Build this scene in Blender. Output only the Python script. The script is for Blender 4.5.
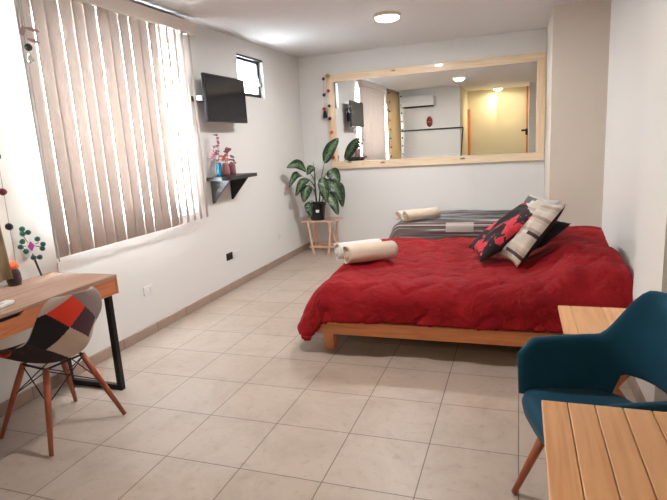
import bpy, bmesh, math, random
from mathutils import Vector, Matrix, noise
random.seed(7)
D = bpy.data; C = bpy.context.scene.collection
for o in list(D.objects): D.objects.remove(o)
PI = math.pi
# ------------------------------------------------------------------ camera, world, light, exposure
YAW, PITCH, ROLL = -0.344763807, 0.199382690, -0.0599835989
EYE = 1.45
fwd = Vector((math.sin(YAW)*math.cos(PITCH), math.cos(YAW)*math.cos(PITCH), -math.sin(PITCH)))
rt = Vector((math.cos(YAW), -math.sin(YAW), 0)); up = rt.cross(fwd)
r2 = math.cos(ROLL)*rt + math.sin(ROLL)*up; u2 = -math.sin(ROLL)*rt + math.cos(ROLL)*up
cam = D.objects.new('camera', D.cameras.new('camera')); C.objects.link(cam)
m = Matrix.Identity(4)
for i in range(3):
    m[i][0] = r2[i]; m[i][1] = u2[i]; m[i][2] = -fwd[i]
m[0][3], m[1][3], m[2][3] = 0, 0, EYE
cam.matrix_world = m
cam.data.sensor_width = 36; cam.data.lens = 525.29/667*36; cam.data.clip_start = 0.02
bpy.context.scene.camera = cam
W = D.worlds.new('World'); bpy.context.scene.world = W; W.use_nodes = True
W.node_tree.nodes['Background'].inputs[0].default_value = (0.86, 0.94, 1.0, 1)
W.node_tree.nodes['Background'].inputs[1].default_value = 9.0
vs = bpy.context.scene.view_settings
vs.view_transform = 'Standard'; vs.look = 'None'; vs.gamma = 1; vs.use_curve_mapping = False
vs.exposure = 0.76

def area(name, loc, rot, sx, sy, power, col, portal=False, spread=PI):
    l = D.lights.new(name, 'AREA'); l.shape = 'RECTANGLE'; l.size = sx; l.size_y = sy
    l.energy = power; l.color = col; l.spread = spread
    if portal: l.cycles.is_portal = True
    o = D.objects.new(name, l); C.objects.link(o); o.location = loc; o.rotation_euler = rot
    return o
XL, YB, H = -2.847, 6.934, 2.613
# daylight through the openings of the left wall (outside the glass, shining in)
area('daylight_large_window', (XL-0.30, 3.41, 1.66), (0, -PI/2, 0), 1.6, 1.5, 1700, (0.93, 0.97, 1.0))
area('daylight_curtain_window', (XL-0.30, 1.62, 1.62), (0, -PI/2, 0), 1.3, 1.2, 330, (0.95, 0.97, 1.0))
area('daylight_small_window', (XL-0.25, 5.545, 2.24), (0, -PI/2, 0), 0.42, 0.60, 60, (0.93, 0.97, 1.0))


# ------------------------------------------------------------------ materials
def nm(name):
    mt = D.materials.new(name); mt.use_nodes = True
    nt = mt.node_tree; return mt, nt, nt.nodes['Principled BSDF']
def nd(nt, t, **kw):
    n = nt.nodes.new(t)
    for k, v in kw.items(): setattr(n, k, v)
    return n
def rgb(*c): return (c[0], c[1], c[2], 1)
def s2l(r, g, b):
    f = lambda x: ((x/255+0.055)/1.055)**2.4 if x > 10 else x/255/12.92
    return (f(r), f(g), f(b), 1)
def plain(name, col, rough=0.6, metal=0, bump=0, bscale=200, var=0.0, vscale=8, spec=0.5, sheen=0, coat=0, trans=0):
    mt, nt, b = nm(name)
    b.inputs['Base Color'].default_value = col; b.inputs['Roughness'].default_value = rough
    b.inputs['Metallic'].default_value = metal; b.inputs['Specular IOR Level'].default_value = spec
    if sheen: b.inputs['Sheen Weight'].default_value = sheen
    if coat: b.inputs['Coat Weight'].default_value = coat
    if trans: b.inputs['Transmission Weight'].default_value = trans
    tc = nd(nt, 'ShaderNodeTexCoord')
    if var:
        n = nd(nt, 'ShaderNodeTexNoise'); n.inputs['Scale'].default_value = vscale; n.inputs['Detail'].default_value = 4
        nt.links.new(tc.outputs['Object'], n.inputs['Vector'])
        mx = nd(nt, 'ShaderNodeMix', data_type='RGBA')
        mx.inputs[6].default_value = tuple(c*(1-var) for c in col[:3])+(1,)
        mx.inputs[7].default_value = tuple(min(1, c*(1+var)) for c in col[:3])+(1,)
        nt.links.new(n.outputs['Fac'], mx.inputs[0]); nt.links.new(mx.outputs[2], b.inputs['Base Color'])
    if bump:
        n = nd(nt, 'ShaderNodeTexNoise'); n.inputs['Scale'].default_value = bscale; n.inputs['Detail'].default_value = 3
        nt.links.new(tc.outputs['Object'], n.inputs['Vector'])
        bp = nd(nt, 'ShaderNodeBump'); bp.inputs['Strength'].default_value = bump; bp.inputs['Distance'].default_value = 0.004
        nt.links.new(n.outputs['Fac'], bp.inputs['Height']); nt.links.new(bp.outputs[0], b.inputs['Normal'])
    return mt
def ramp(nt, stops, interp='LINEAR'):
    r = nd(nt, 'ShaderNodeValToRGB'); r.color_ramp.interpolation = interp
    e = r.color_ramp.elements
    while len(e) < len(stops): e.new(0.5)
    for i, (p, c) in enumerate(stops): e[i].position = p; e[i].color = c
    return r
def wood(name, light, dark, axis='X', scale=1.0, knots=0.0, rough=0.45, coat=0.0, varying=0.12):
    """grain runs along the axis"""
    mt, nt, b = nm(name)
    tc = nd(nt, 'ShaderNodeTexCoord'); oi = nd(nt, 'ShaderNodeObjectInfo')
    add = nd(nt, 'ShaderNodeVectorMath', operation='MULTIPLY_ADD')
    nt.links.new(oi.outputs['Random'], add.inputs[0]); add.inputs[1].default_value = (13, 7, 5)
    nt.links.new(tc.outputs['Object'], add.inputs[2])
    mp = nd(nt, 'ShaderNodeMapping'); s = [22*scale]*3; s['XYZ'.index(axis)] = 1.3*scale
    mp.inputs['Scale'].default_value = s
    nt.links.new(add.outputs[0], mp.inputs['Vector'])
    n = nd(nt, 'ShaderNodeTexNoise'); n.inputs['Scale'].default_value = 1.6; n.inputs['Detail'].default_value = 5
    n.inputs['Distortion'].default_value = 1.2
    nt.links.new(mp.outputs[0], n.inputs['Vector'])
    r = ramp(nt, [(0.30, dark), (0.50, light), (0.72, tuple(min(1, c*1.12) for c in light[:3])+(1,))])
    nt.links.new(n.outputs['Fac'], r.inputs[0])
    hv = nd(nt, 'ShaderNodeHueSaturation')
    ma = nd(nt, 'ShaderNodeMapRange'); ma.inputs[3].default_value = 1-varying; ma.inputs[4].default_value = 1+varying
    nt.links.new(oi.outputs['Random'], ma.inputs[0]); nt.links.new(ma.outputs[0], hv.inputs['Value'])
    nt.links.new(r.outputs[0], hv.inputs['Color'])
    out = hv.outputs[0]
    if knots:
        mp2 = nd(nt, 'ShaderNodeMapping'); s = [7.0]*3; s['XYZ'.index(axis)] = 2.6
        mp2.inputs['Scale'].default_value = s; nt.links.new(add.outputs[0], mp2.inputs['Vector'])
        v = nd(nt, 'ShaderNodeTexVoronoi'); v.inputs['Scale'].default_value = 1.0
        nt.links.new(mp2.outputs[0], v.inputs['Vector'])
        rr = ramp(nt, [(knots*0.5, (1, 1, 1, 1)), (knots, (0, 0, 0, 1))]); nt.links.new(v.outputs['Distance'], rr.inputs[0])
        mx = nd(nt, 'ShaderNodeMix', data_type='RGBA'); nt.links.new(rr.outputs[0], mx.inputs[0])
        nt.links.new(out, mx.inputs[6]); mx.inputs[7].default_value = tuple(c*0.28 for c in dark[:3])+(1,)
        out = mx.outputs[2]
    nt.links.new(out, b.inputs['Base Color'])
    b.inputs['Roughness'].default_value = rough; b.inputs['Coat Weight'].default_value = coat
    bp = nd(nt, 'ShaderNodeBump'); bp.inputs['Strength'].default_value = 0.12; bp.inputs['Distance'].default_value = 0.002
    nt.links.new(n.outputs['Fac'], bp.inputs['Height']); nt.links.new(bp.outputs[0], b.inputs['Normal'])
    return mt
def tiles(name, c1, c2, grout, w, h, mortar, off, stain, rough, plane='XY'):
    mt, nt, b = nm(name)
    tc = nd(nt, 'ShaderNodeTexCoord')
    mp = nd(nt, 'ShaderNodeMapping', vector_type='POINT'); mp.inputs['Location'].default_value = (-off[0], -off[1], 0)
    if plane == 'YZ':      # tiles run along y on a wall facing x
        mp.inputs['Rotation'].default_value = (0, 0, -PI/2); mp.inputs['Location'].default_value = (-off[0], 0.2, 0)
    nt.links.new(tc.outputs['Object'], mp.inputs['Vector'])
    br = nd(nt, 'ShaderNodeTexBrick'); br.offset = 0; br.squash = 1
    br.inputs['Scale'].default_value = 1; br.inputs['Mortar Size'].default_value = mortar
    br.inputs['Mortar Smooth'].default_value = 0.3; br.inputs['Bias'].default_value = 0
    br.inputs['Brick Width'].default_value = w; br.inputs['Row Height'].default_value = h
    br.inputs['Color1'].default_value = c1; br.inputs['Color2'].default_value = c2; br.inputs['Mortar'].default_value = grout
    nt.links.new(mp.outputs[0], br.inputs['Vector'])
    n = nd(nt, 'ShaderNodeTexNoise'); n.inputs['Scale'].default_value = 3.2; n.inputs['Detail'].default_value = 9
    n.inputs['Roughness'].default_value = 0.72; n.inputs['Distortion'].default_value = 0.6
    nt.links.new(tc.outputs['Object'], n.inputs['Vector'])
    r = ramp(nt, [(0.34, stain), (0.56, (1, 1, 1, 1))]); nt.links.new(n.outputs['Fac'], r.inputs[0])
    mx = nd(nt, 'ShaderNodeMix', data_type='RGBA', blend_type='MULTIPLY'); mx.inputs[0].default_value = 1
    nt.links.new(br.outputs['Color'], mx.inputs[6]); nt.links.new(r.outputs[0], mx.inputs[7])
    n2 = nd(nt, 'ShaderNodeTexNoise'); n2.inputs['Scale'].default_value = 22; n2.inputs['Detail'].default_value = 6
    nt.links.new(tc.outputs['Object'], n2.inputs['Vector'])
    r3 = ramp(nt, [(0.25, (0.78, 0.75, 0.72, 1)), (0.42, (1, 1, 1, 1))]); nt.links.new(n2.outputs['Fac'], r3.inputs[0])
    mx2 = nd(nt, 'ShaderNodeMix', data_type='RGBA', blend_type='MULTIPLY'); mx2.inputs[0].default_value = 0.7
    nt.links.new(mx.outputs[2], mx2.inputs[6]); nt.links.new(r3.outputs[0], mx2.inputs[7])
    nt.links.new(mx2.outputs[2], b.inputs['Base Color'])
    b.inputs['Roughness'].default_value = rough; b.inputs['Specular IOR Level'].default_value = 0.4
    bp = nd(nt, 'ShaderNodeBump', invert=True); bp.inputs['Strength'].default_value = 0.5; bp.inputs['Distance'].default_value = 0.003
    nt.links.new(br.outputs['Fac'], bp.inputs['Height']); nt.links.new(bp.outputs[0], b.inputs['Normal'])
    return mt

M = {}
M['wall'] = plain('painted_plaster', (0.80, 0.80, 0.785, 1), 0.85, bump=0.05, bscale=60)
M['wall_cream'] = plain('cream_plaster', (0.80, 0.72, 0.52, 1), 0.8, bump=0.05, bscale=60)
M['wall_shaded'] = plain('shaded_plaster', (0.74, 0.68, 0.60, 1), 0.85, bump=0.05, bscale=60)  # wall plaster with the beige shade of its front face put into the colour
M['ceiling'] = plain('ceiling_paint', (0.76, 0.75, 0.75, 1), 0.85, bump=0.08, bscale=25)
TS = 0.40712
M['floor'] = tiles('floor_tile', s2l(182, 168, 156), s2l(176, 161, 148), s2l(108, 95, 86), TS, TS, 0.0028,
                   (-2.02307, 1.89886), (0.86, 0.83, 0.80, 1), 0.40)
M['base'] = plain('baseboard_tile', s2l(168, 146, 132), 0.4, var=0.15, vscale=9)
M['grout'] = plain('grout', s2l(110, 96, 88), 0.8)
M['pine'] = wood('pine_y', (0.68, 0.37, 0.18, 1), (0.60, 0.29, 0.125, 1), 'Y', rough=0.4)
M['pine_x'] = wood('pine_x', (0.72, 0.28, 0.11, 1), (0.58, 0.19, 0.065, 1), 'X', knots=0.09)
M['pine_z'] = wood('pine_z', (0.64, 0.24, 0.10, 1), (0.52, 0.16, 0.06, 1), 'Z')
M['frame_x'] = wood('pale_pine_x', (0.84, 0.68, 0.48, 1), (0.78, 0.57, 0.37, 1), 'X', knots=0.12, rough=0.35, coat=0.3, varying=0.03)
M['frame_z'] = wood('pale_pine_z', (0.84, 0.66, 0.46, 1), (0.78, 0.54, 0.34, 1), 'Z', knots=0.12, rough=0.35, coat=0.3, varying=0.03)
M['standw'] = wood('stand_wood', (0.80, 0.52, 0.38, 1), (0.66, 0.38, 0.26, 1), 'X', varying=0.03)
M['standz'] = wood('stand_wood_z', (0.80, 0.52, 0.38, 1), (0.66, 0.38, 0.26, 1), 'Z', varying=0.03)
M['desk_top'] = wood('desk_top_wood', (0.40, 0.25, 0.18, 1), (0.30, 0.17, 0.12, 1), 'Y', rough=0.5)
M['desk_front'] = wood('desk_front_wood', (0.48, 0.17, 0.075, 1), (0.38, 0.12, 0.045, 1), 'Y', rough=0.4)
M['redwood'] = wood('red_beech', (0.38, 0.10, 0.05, 1), (0.29, 0.065, 0.03, 1), 'Z', rough=0.35, varying=0.03)
M['black_metal'] = plain('black_metal', (0.012, 0.012, 0.013, 1), 0.4, metal=0.3)
M['black_plastic'] = plain('black_plastic', (0.015, 0.015, 0.017, 1), 0.35)
M['screen'] = plain('tv_screen', (0.010, 0.012, 0.018, 1), 0.10)
M['black_wood'] = plain('black_stained_wood', (0.030, 0.028, 0.028, 1), 0.42, var=0.3, bump=0.2, bscale=40)
M['white_plastic'] = plain('white_plastic', (0.80, 0.80, 0.79, 1), 0.3)
M['grey_plastic'] = plain('grey_plastic', (0.45, 0.46, 0.46, 1), 0.5)
M['glass'] = plain('window_glass', (0.95, 0.98, 1, 1), 0.05, trans=1)
M['alu'] = plain('white_aluminium', (0.75, 0.76, 0.77, 1), 0.4)
M['chrome'] = plain('nickel', (0.7, 0.7, 0.7, 1), 0.25, metal=1)
M['teal'] = plain('teal_velvet', (0.002, 0.055, 0.105, 1), 0.8, var=0.2, vscale=5, bump=0.15, bscale=500, spec=0.25, sheen=0.06)
M['pot'] = plain('black_pot', (0.010, 0.010, 0.012, 1), 0.35)
M['soil'] = plain('potting_soil', (0.05, 0.03, 0.02, 1), 0.95, bump=1, bscale=90)
M['string'] = plain('string', (0.45, 0.35, 0.30, 1), 0.8)
M['towel'] = plain('beige_terry', (0.70, 0.58, 0.46, 1), 0.95, bump=1.0, bscale=260, var=0.08, vscale=40, sheen=0.3)
M['towel_w'] = plain('white_terry', (0.78, 0.76, 0.73, 1), 0.95, bump=1.0, bscale=260, sheen=0.3)
M['sheet'] = plain('mattress_ticking', (0.72, 0.66, 0.56, 1), 0.9, var=0.1, vscale=30)
def mirror_mat():
    mt, nt, b = nm('mirror_silver'); b.inputs['Base Color'].default_value = (0.93, 0.95, 0.94, 1)
    b.inputs['Metallic'].default_value = 1; b.inputs['Roughness'].default_value = 0.0; return mt
M['mirror'] = mirror_mat()
def slat_mat():
    mt, nt, b = nm('blind_fabric')
    tc = nd(nt, 'ShaderNodeTexCoord'); mp = nd(nt, 'ShaderNodeMapping'); mp.inputs['Scale'].default_value = (60, 60, 6)
    nt.links.new(tc.outputs['Object'], mp.inputs['Vector'])
    n = nd(nt, 'ShaderNodeTexNoise'); n.inputs['Scale'].default_value = 3; nt.links.new(mp.outputs[0], n.inputs['Vector'])
    r = ramp(nt, [(0.3, (0.66, 0.58, 0.53, 1)), (0.7, (0.79, 0.71, 0.66, 1))]); nt.links.new(n.outputs['Fac'], r.inputs[0])
    tl = nd(nt, 'ShaderNodeBsdfTranslucent'); mx = nd(nt, 'ShaderNodeMixShader'); mx.inputs[0].default_value = 0.15
    nt.links.new(r.outputs[0], b.inputs['Base Color']); nt.links.new(r.outputs[0], tl.inputs[0])
    b.inputs['Roughness'].default_value = 0.8
    nt.links.new(b.outputs[0], mx.inputs[1]); nt.links.new(tl.outputs[0], mx.inputs[2])
    nt.links.new(mx.outputs[0], nt.nodes['Material Output'].inputs['Surface']); return mt
M['slat'] = slat_mat()
M['valance'] = plain('pale_valance', (0.84, 0.78, 0.73, 1), 0.7)
def cloth_trans(name, col, t):
    mt, nt, b = nm(name); b.inputs['Base Color'].default_value = col; b.inputs['Roughness'].default_value = 0.9
    tl = nd(nt, 'ShaderNodeBsdfTranslucent'); tl.inputs[0].default_value = col
    mx = nd(nt, 'ShaderNodeMixShader'); mx.inputs[0].default_value = t
    nt.links.new(b.outputs[0], mx.inputs[1]); nt.links.new(tl.outputs[0], mx.inputs[2])
    nt.links.new(mx.outputs[0], nt.nodes['Material Output'].inputs['Surface']); return mt
M['curtain'] = cloth_trans('khaki_curtain', (0.45, 0.36, 0.22, 1), 0.3)
def lampglass(name, col, e):
    mt, nt, b = nm(name); b.inputs['Base Color'].default_value = (0.9, 0.88, 0.84, 1)
    b.inputs['Emission Color'].default_value = col; b.inputs['Emission Strength'].default_value = e
    b.inputs['Roughness'].default_value = 0.3; return mt
M['lamp'] = lampglass('lamp_glass', (1, 0.93, 0.82, 1), 7)
M['lamp_warm'] = lampglass('lamp_glass_warm', (1, 0.80, 0.50, 1), 9)
M['lampbase'] = plain('lamp_base', (0.75, 0.68, 0.55, 1), 0.5)
def duvet_mat():
    mt, nt, b = nm('red_duvet')
    tc = nd(nt, 'ShaderNodeTexCoord')
    n = nd(nt, 'ShaderNodeTexNoise'); n.inputs['Scale'].default_value = 5; n.inputs['Detail'].default_value = 6
    nt.links.new(tc.outputs['Object'], n.inputs['Vector'])
    r = ramp(nt, [(0.25, (0.21, 0.004, 0.008, 1)), (0.8, (0.31, 0.008, 0.013, 1))]); nt.links.new(n.outputs['Fac'], r.inputs[0])
    nt.links.new(r.outputs[0], b.inputs['Base Color'])
    b.inputs['Roughness'].default_value = 0.75; b.inputs['Specular IOR Level'].default_value = 0.15; b.inputs['Sheen Weight'].default_value = 0.0
    b.inputs['Sheen Tint'].default_value = (1, 0.35, 0.35, 1)
    n2 = nd(nt, 'ShaderNodeTexNoise'); n2.inputs['Scale'].default_value = 14; n2.inputs['Detail'].default_value = 5; n2.inputs['Distortion'].default_value = 0.8
    nt.links.new(tc.outputs['Object'], n2.inputs['Vector'])
    bp = nd(nt, 'ShaderNodeBump'); bp.inputs['Strength'].default_value = 0.75; bp.inputs['Distance'].default_value = 0.03
    nt.links.new(n2.outputs['Fac'], bp.inputs['Height']); nt.links.new(bp.outputs[0], b.inputs['Normal'])
    return mt
M['duvet'] = duvet_mat()
def blanket_mat():
    """charcoal blanket with pale broken streaks and a brown and beige border band; uv in metres"""
    mt, nt, b = nm('striped_blanket')
    uv = nd(nt, 'ShaderNodeUVMap'); mp = nd(nt, 'ShaderNodeMapping'); mp.inputs['Scale'].default_value = (1.4, 26, 1)
    nt.links.new(uv.outputs[0], mp.inputs['Vector'])
    n = nd(nt, 'ShaderNodeTexNoise'); n.inputs['Scale'].default_value = 1.0; n.inputs['Detail'].default_value = 3; n.inputs['Distortion'].default_value = 0.4
    nt.links.new(mp.outputs[0], n.inputs['Vector'])
    r = ramp(nt, [(0.38, (0.018, 0.016, 0.018, 1)), (0.46, (0.10, 0.09, 0.095, 1)), (0.55, (0.22, 0.21, 0.22, 1)), (0.62, (0.50, 0.48, 0.48, 1))])
    nt.links.new(n.outputs['Fac'], r.inputs[0])
    # border: brown with fine pale lines and one pale block
    mp2 = nd(nt, 'ShaderNodeMapping'); mp2.inputs['Scale'].default_value = (0.9, 34, 1); nt.links.new(uv.outputs[0], mp2.inputs['Vector'])
    n2 = nd(nt, 'ShaderNodeTexNoise'); n2.inputs['Scale'].default_value = 1.0; n2.inputs['Detail'].default_value = 2; nt.links.new(mp2.outputs[0], n2.inputs['Vector'])
    r2_ = ramp(nt, [(0.38, (0.045, 0.032, 0.032, 1)), (0.50, (0.12, 0.085, 0.080, 1)), (0.60, (0.17, 0.125, 0.115, 1)), (0.66, (0.50, 0.44, 0.40, 1))]); nt.links.new(n2.outputs['Fac'], r2_.inputs[0])
    sx = nd(nt, 'ShaderNodeSeparateXYZ'); nt.links.new(uv.outputs[0], sx.inputs[0])
    def band_(out, lo, hi):
        c = nd(nt, 'ShaderNodeMath', operation='COMPARE'); nt.links.new(out, c.inputs[0]); c.inputs[1].default_value = (lo+hi)/2; c.inputs[2].default_value = (hi-lo)/2; return c.outputs[0]
    bx_ = nd(nt, 'ShaderNodeMath', operation='MULTIPLY'); nt.links.new(band_(sx.outputs[0], 0.50, 0.80), bx_.inputs[0]); nt.links.new(band_(sx.outputs[1], -0.14, -0.02), bx_.inputs[1])
    mp_ = nd(nt, 'ShaderNodeMix', data_type='RGBA'); nt.links.new(bx_.outputs[0], mp_.inputs[0]); nt.links.new(r2_.outputs[0], mp_.inputs[6]); mp_.inputs[7].default_value = (0.38, 0.33, 0.30, 1)
    ln_ = nd(nt, 'ShaderNodeMix', data_type='RGBA'); nt.links.new(band_(sx.outputs[1], -0.065, -0.055), ln_.inputs[0]); nt.links.new(mp_.outputs[2], ln_.inputs[6]); ln_.inputs[7].default_value = (0.5, 0.45, 0.42, 1)
    lt = nd(nt, 'ShaderNodeMath', operation='LESS_THAN'); nt.links.new(sx.outputs[1], lt.inputs[0]); lt.inputs[1].default_value = 0.03
    mx = nd(nt, 'ShaderNodeMix', data_type='RGBA'); nt.links.new(lt.outputs[0], mx.inputs[0])
    nt.links.new(r.outputs[0], mx.inputs[6]); nt.links.new(ln_.outputs[2], mx.inputs[7])
    nt.links.new(mx.outputs[2], b.inputs['Base Color']); b.inputs['Roughness'].default_value = 0.9
    return mt
M['blanket'] = blanket_mat()
def floral_mat():
    mt, nt, b = nm('black_floral_fabric')
    uv = nd(nt, 'ShaderNodeUVMap')
    n = nd(nt, 'ShaderNodeTexNoise'); n.inputs['Scale'].default_value = 5; nt.links.new(uv.outputs[0], n.inputs['Vector'])
    mxv = nd(nt, 'ShaderNodeMix', data_type='RGBA'); mxv.inputs[0].default_value = 0.12
    nt.links.new(uv.outputs[0], mxv.inputs[6]); nt.links.new(n.outputs['Color'], mxv.inputs[7])
    v = nd(nt, 'ShaderNodeTexVoronoi'); v.inputs['Scale'].default_value = 4.8; nt.links.new(mxv.outputs[2], v.inputs['Vector'])
    v2 = nd(nt, 'ShaderNodeTexVoronoi'); v2.inputs['Scale'].default_value = 17; nt.links.new(mxv.outputs[2], v2.inputs['Vector'])
    ad = nd(nt, 'ShaderNodeMath', operation='MULTIPLY_ADD'); nt.links.new(v2.outputs['Distance'], ad.inputs[0]); ad.inputs[1].default_value = 0.38
    nt.links.new(v.outputs['Distance'], ad.inputs[2])
    r = ramp(nt, [(0.0, (0.10, 0.01, 0.02, 1)), (0.18, (0.10, 0.01, 0.02, 1)), (0.26, (0.45, 0.012, 0.025, 1)), (0.60, (0.60, 0.035, 0.055, 1)), (0.66, (0.012, 0.006, 0.010, 1)), (1, (0.012, 0.006, 0.010, 1))])
    nt.links.new(ad.outputs[0], r.inputs[0])
    v3 = nd(nt, 'ShaderNodeTexVoronoi'); v3.inputs['Scale'].default_value = 9; nt.links.new(mxv.outputs[2], v3.inputs['Vector'])
    r3 = ramp(nt, [(0.0, (1, 1, 1, 1)), (0.16, (0, 0, 0, 1))]); nt.links.new(v3.outputs['Distance'], r3.inputs[0])
    r4 = ramp(nt, [(0.0, (0.45, 0.05, 0.25, 1)), (0.5, (0.55, 0.30, 0.10, 1)), (1, (0.7, 0.12, 0.14, 1))], 'CONSTANT'); nt.links.new(v3.outputs['Color'], r4.inputs[0])
    mx = nd(nt, 'ShaderNodeMix', data_type='RGBA'); nt.links.new(r3.outputs[0], mx.inputs[0])
    nt.links.new(r.outputs[0], mx.inputs[6]); nt.links.new(r4.outputs[0], mx.inputs[7])
    nt.links.new(mx.outputs[2], b.inputs['Base Color']); b.inputs['Roughness'].default_value = 0.85
    return mt
M['floral'] = floral_mat()
def stripe_mat(name, cols, sc, seed=0):
    mt, nt, b = nm(name)
    uv = nd(nt, 'ShaderNodeUVMap')
    mp = nd(nt, 'ShaderNodeMapping'); mp.inputs['Location'].default_value = (seed, seed*2.3, 0); mp.inputs['Scale'].default_value = sc
    nt.links.new(uv.outputs[0], mp.inputs['Vector'])
    br = nd(nt, 'ShaderNodeTexBrick'); br.inputs['Scale'].default_value = 1; br.inputs['Brick Width'].default_value = 1.0; br.offset = 0.37
    br.inputs['Row Height'].default_value = 0.25; br.inputs['Mortar Size'].default_value = 0.0
    br.inputs['Color1'].default_value = (0, 0, 0, 1); br.inputs['Color2'].default_value = (1, 1, 1, 1)
    nt.links.new(mp.outputs[0], br.inputs['Vector'])
    r = ramp(nt, [(i/len(cols), c) for i, c in enumerate(cols)], 'CONSTANT'); nt.links.new(br.outputs['Color'], r.inputs[0])
    nt.links.new(r.outputs[0], b.inputs['Base Color']); b.inputs['Roughness'].default_value = 0.9
    return mt
cream, taupe, blk = (0.52, 0.46, 0.39, 1), (0.36, 0.27, 0.22, 1), (0.05, 0.035, 0.035, 1)
M['stripe'] = stripe_mat('cream_brown_stripe', [cream, (0.40, 0.32, 0.27, 1), (0.55, 0.49, 0.43, 1), cream, (0.60, 0.54, 0.48, 1), blk, (0.62, 0.56, 0.5, 1), taupe, cream], (1.3, 5.2, 1))
M['grey_patch'] = stripe_mat('grey_zigzag', [(0.60, 0.60, 0.60, 1), (0.5, 0.5, 0.5, 1), (0.12, 0.12, 0.12, 1), (0.62, 0.62, 0.6, 1)], (3, 3, 1), 3)
M['black_fabric'] = plain('black_fabric', (0.012, 0.010, 0.011, 1), 0.9)
def leaf_mat():
    mt, nt, b = nm('variegated_leaf')
    uv = nd(nt, 'ShaderNodeUVMap'); sx = nd(nt, 'ShaderNodeSeparateXYZ'); nt.links.new(uv.outputs[0], sx.inputs[0])
    n = nd(nt, 'ShaderNodeTexNoise'); n.inputs['Scale'].default_value = 60; n.inputs['Detail'].default_value = 3
    tc = nd(nt, 'ShaderNodeTexCoord'); nt.links.new(tc.outputs['Object'], n.inputs['Vector'])
    a = nd(nt, 'ShaderNodeMath', operation='SUBTRACT'); nt.links.new(sx.outputs[0], a.inputs[0]); a.inputs[1].default_value = 0.5
    ab = nd(nt, 'ShaderNodeMath', operation='ABSOLUTE'); nt.links.new(a.outputs[0], ab.inputs[0])
    m1 = nd(nt, 'ShaderNodeMath', operation='MULTIPLY_ADD'); nt.links.new(ab.outputs[0], m1.inputs[0]); m1.inputs[1].default_value = -0.80
    nt.links.new(n.outputs['Fac'], m1.inputs[2])
    r = ramp(nt, [(0.30, (0.010, 0.035, 0.016, 1)), (0.48, (0.14, 0.23, 0.11, 1))]); nt.links.new(m1.outputs[0], r.inputs[0])
    nt.links.new(r.outputs[0], b.inputs['Base Color']); b.inputs['Roughness'].default_value = 0.35
    return mt
M['leaf'] = leaf_mat()
M['stem'] = plain('plant_stem', (0.06, 0.12, 0.05, 1), 0.5)
M['vase_teal'] = plain('teal_ceramic', (0.01, 0.12, 0.19, 1), 0.2)
M['vase_pink'] = plain('dusty_pink_ceramic', (0.42, 0.18, 0.18, 1), 0.3)
M['vase_mauve'] = plain('mauve_ceramic', (0.33, 0.14, 0.18, 1), 0.3)
M['flower'] = plain('dried_pink_flower', (0.24, 0.10, 0.12, 1), 0.8, var=0.3, vscale=60)
M['flower_red'] = plain('salmon_flower', (0.50, 0.17, 0.14, 1), 0.8)
M['twig'] = plain('twig', (0.12, 0.05, 0.05, 1), 0.8)
def pom(name, col): return plain(name, col, 0.95, bump=1.0, bscale=300, sheen=0.4)
M['pom_green'] = pom('green_yarn', (0.006, 0.10, 0.07, 1)); M['pom_red'] = pom('red_yarn', (0.50, 0.02, 0.03, 1))
M['pom_black'] = pom('navy_yarn', (0.012, 0.014, 0.035, 1)); M['pom_dkred'] = pom('wine_yarn', (0.22, 0.01, 0.03, 1))
M['pom_orange'] = pom('coral_yarn', (0.85, 0.10, 0.06, 1)); M['pom_yellow'] = pom('olive_yarn', (0.40, 0.42, 0.08, 1))
M['maroon'] = pom('maroon_yarn', (0.05, 0.010, 0.012, 1)); M['orange'] = pom('orange_yarn', (0.85, 0.13, 0.03, 1))
M['white_yarn'] = pom('white_yarn', (0.8, 0.78, 0.8, 1)); M['purple_yarn'] = pom('magenta_yarn', (0.42, 0.06, 0.30, 1))
M['crystal'] = plain('clear_crystal', (0.9, 0.92, 0.9, 1), 0.05, trans=0.8)
M['tan_wing'] = cloth_trans('tan_wing', (0.45, 0.33, 0.30, 1), 0.4)
M['mask_red'] = plain('red_lacquer', (0.30, 0.01, 0.02, 1), 0.4); 
M['p_taupe'] = plain('taupe_patch', (0.50, 0.40, 0.34, 1), 0.9, var=0.1, vscale=60)
M['p_mauve'] = plain('grey_mauve_patch', (0.26, 0.20, 0.19, 1), 0.9)
M['p_red'] = plain('vermilion_patch', (0.75, 0.05, 0.025, 1), 0.9)
M['p_plum'] = plain('plum_patch', (0.085, 0.035, 0.05, 1), 0.9)
M['p_black'] = plain('black_patch', (0.010, 0.008, 0.010, 1), 0.9)
M['p_beige'] = plain('beige_patch', (0.55, 0.42, 0.33, 1), 0.9, var=0.1, vscale=60)
M['p_brown'] = plain('dark_brown_patch', (0.032, 0.018, 0.018, 1), 0.9, var=0.3, vscale=60)
M['p_rose'] = plain('dusty_rose_patch', (0.22, 0.10, 0.09, 1), 0.9)

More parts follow.
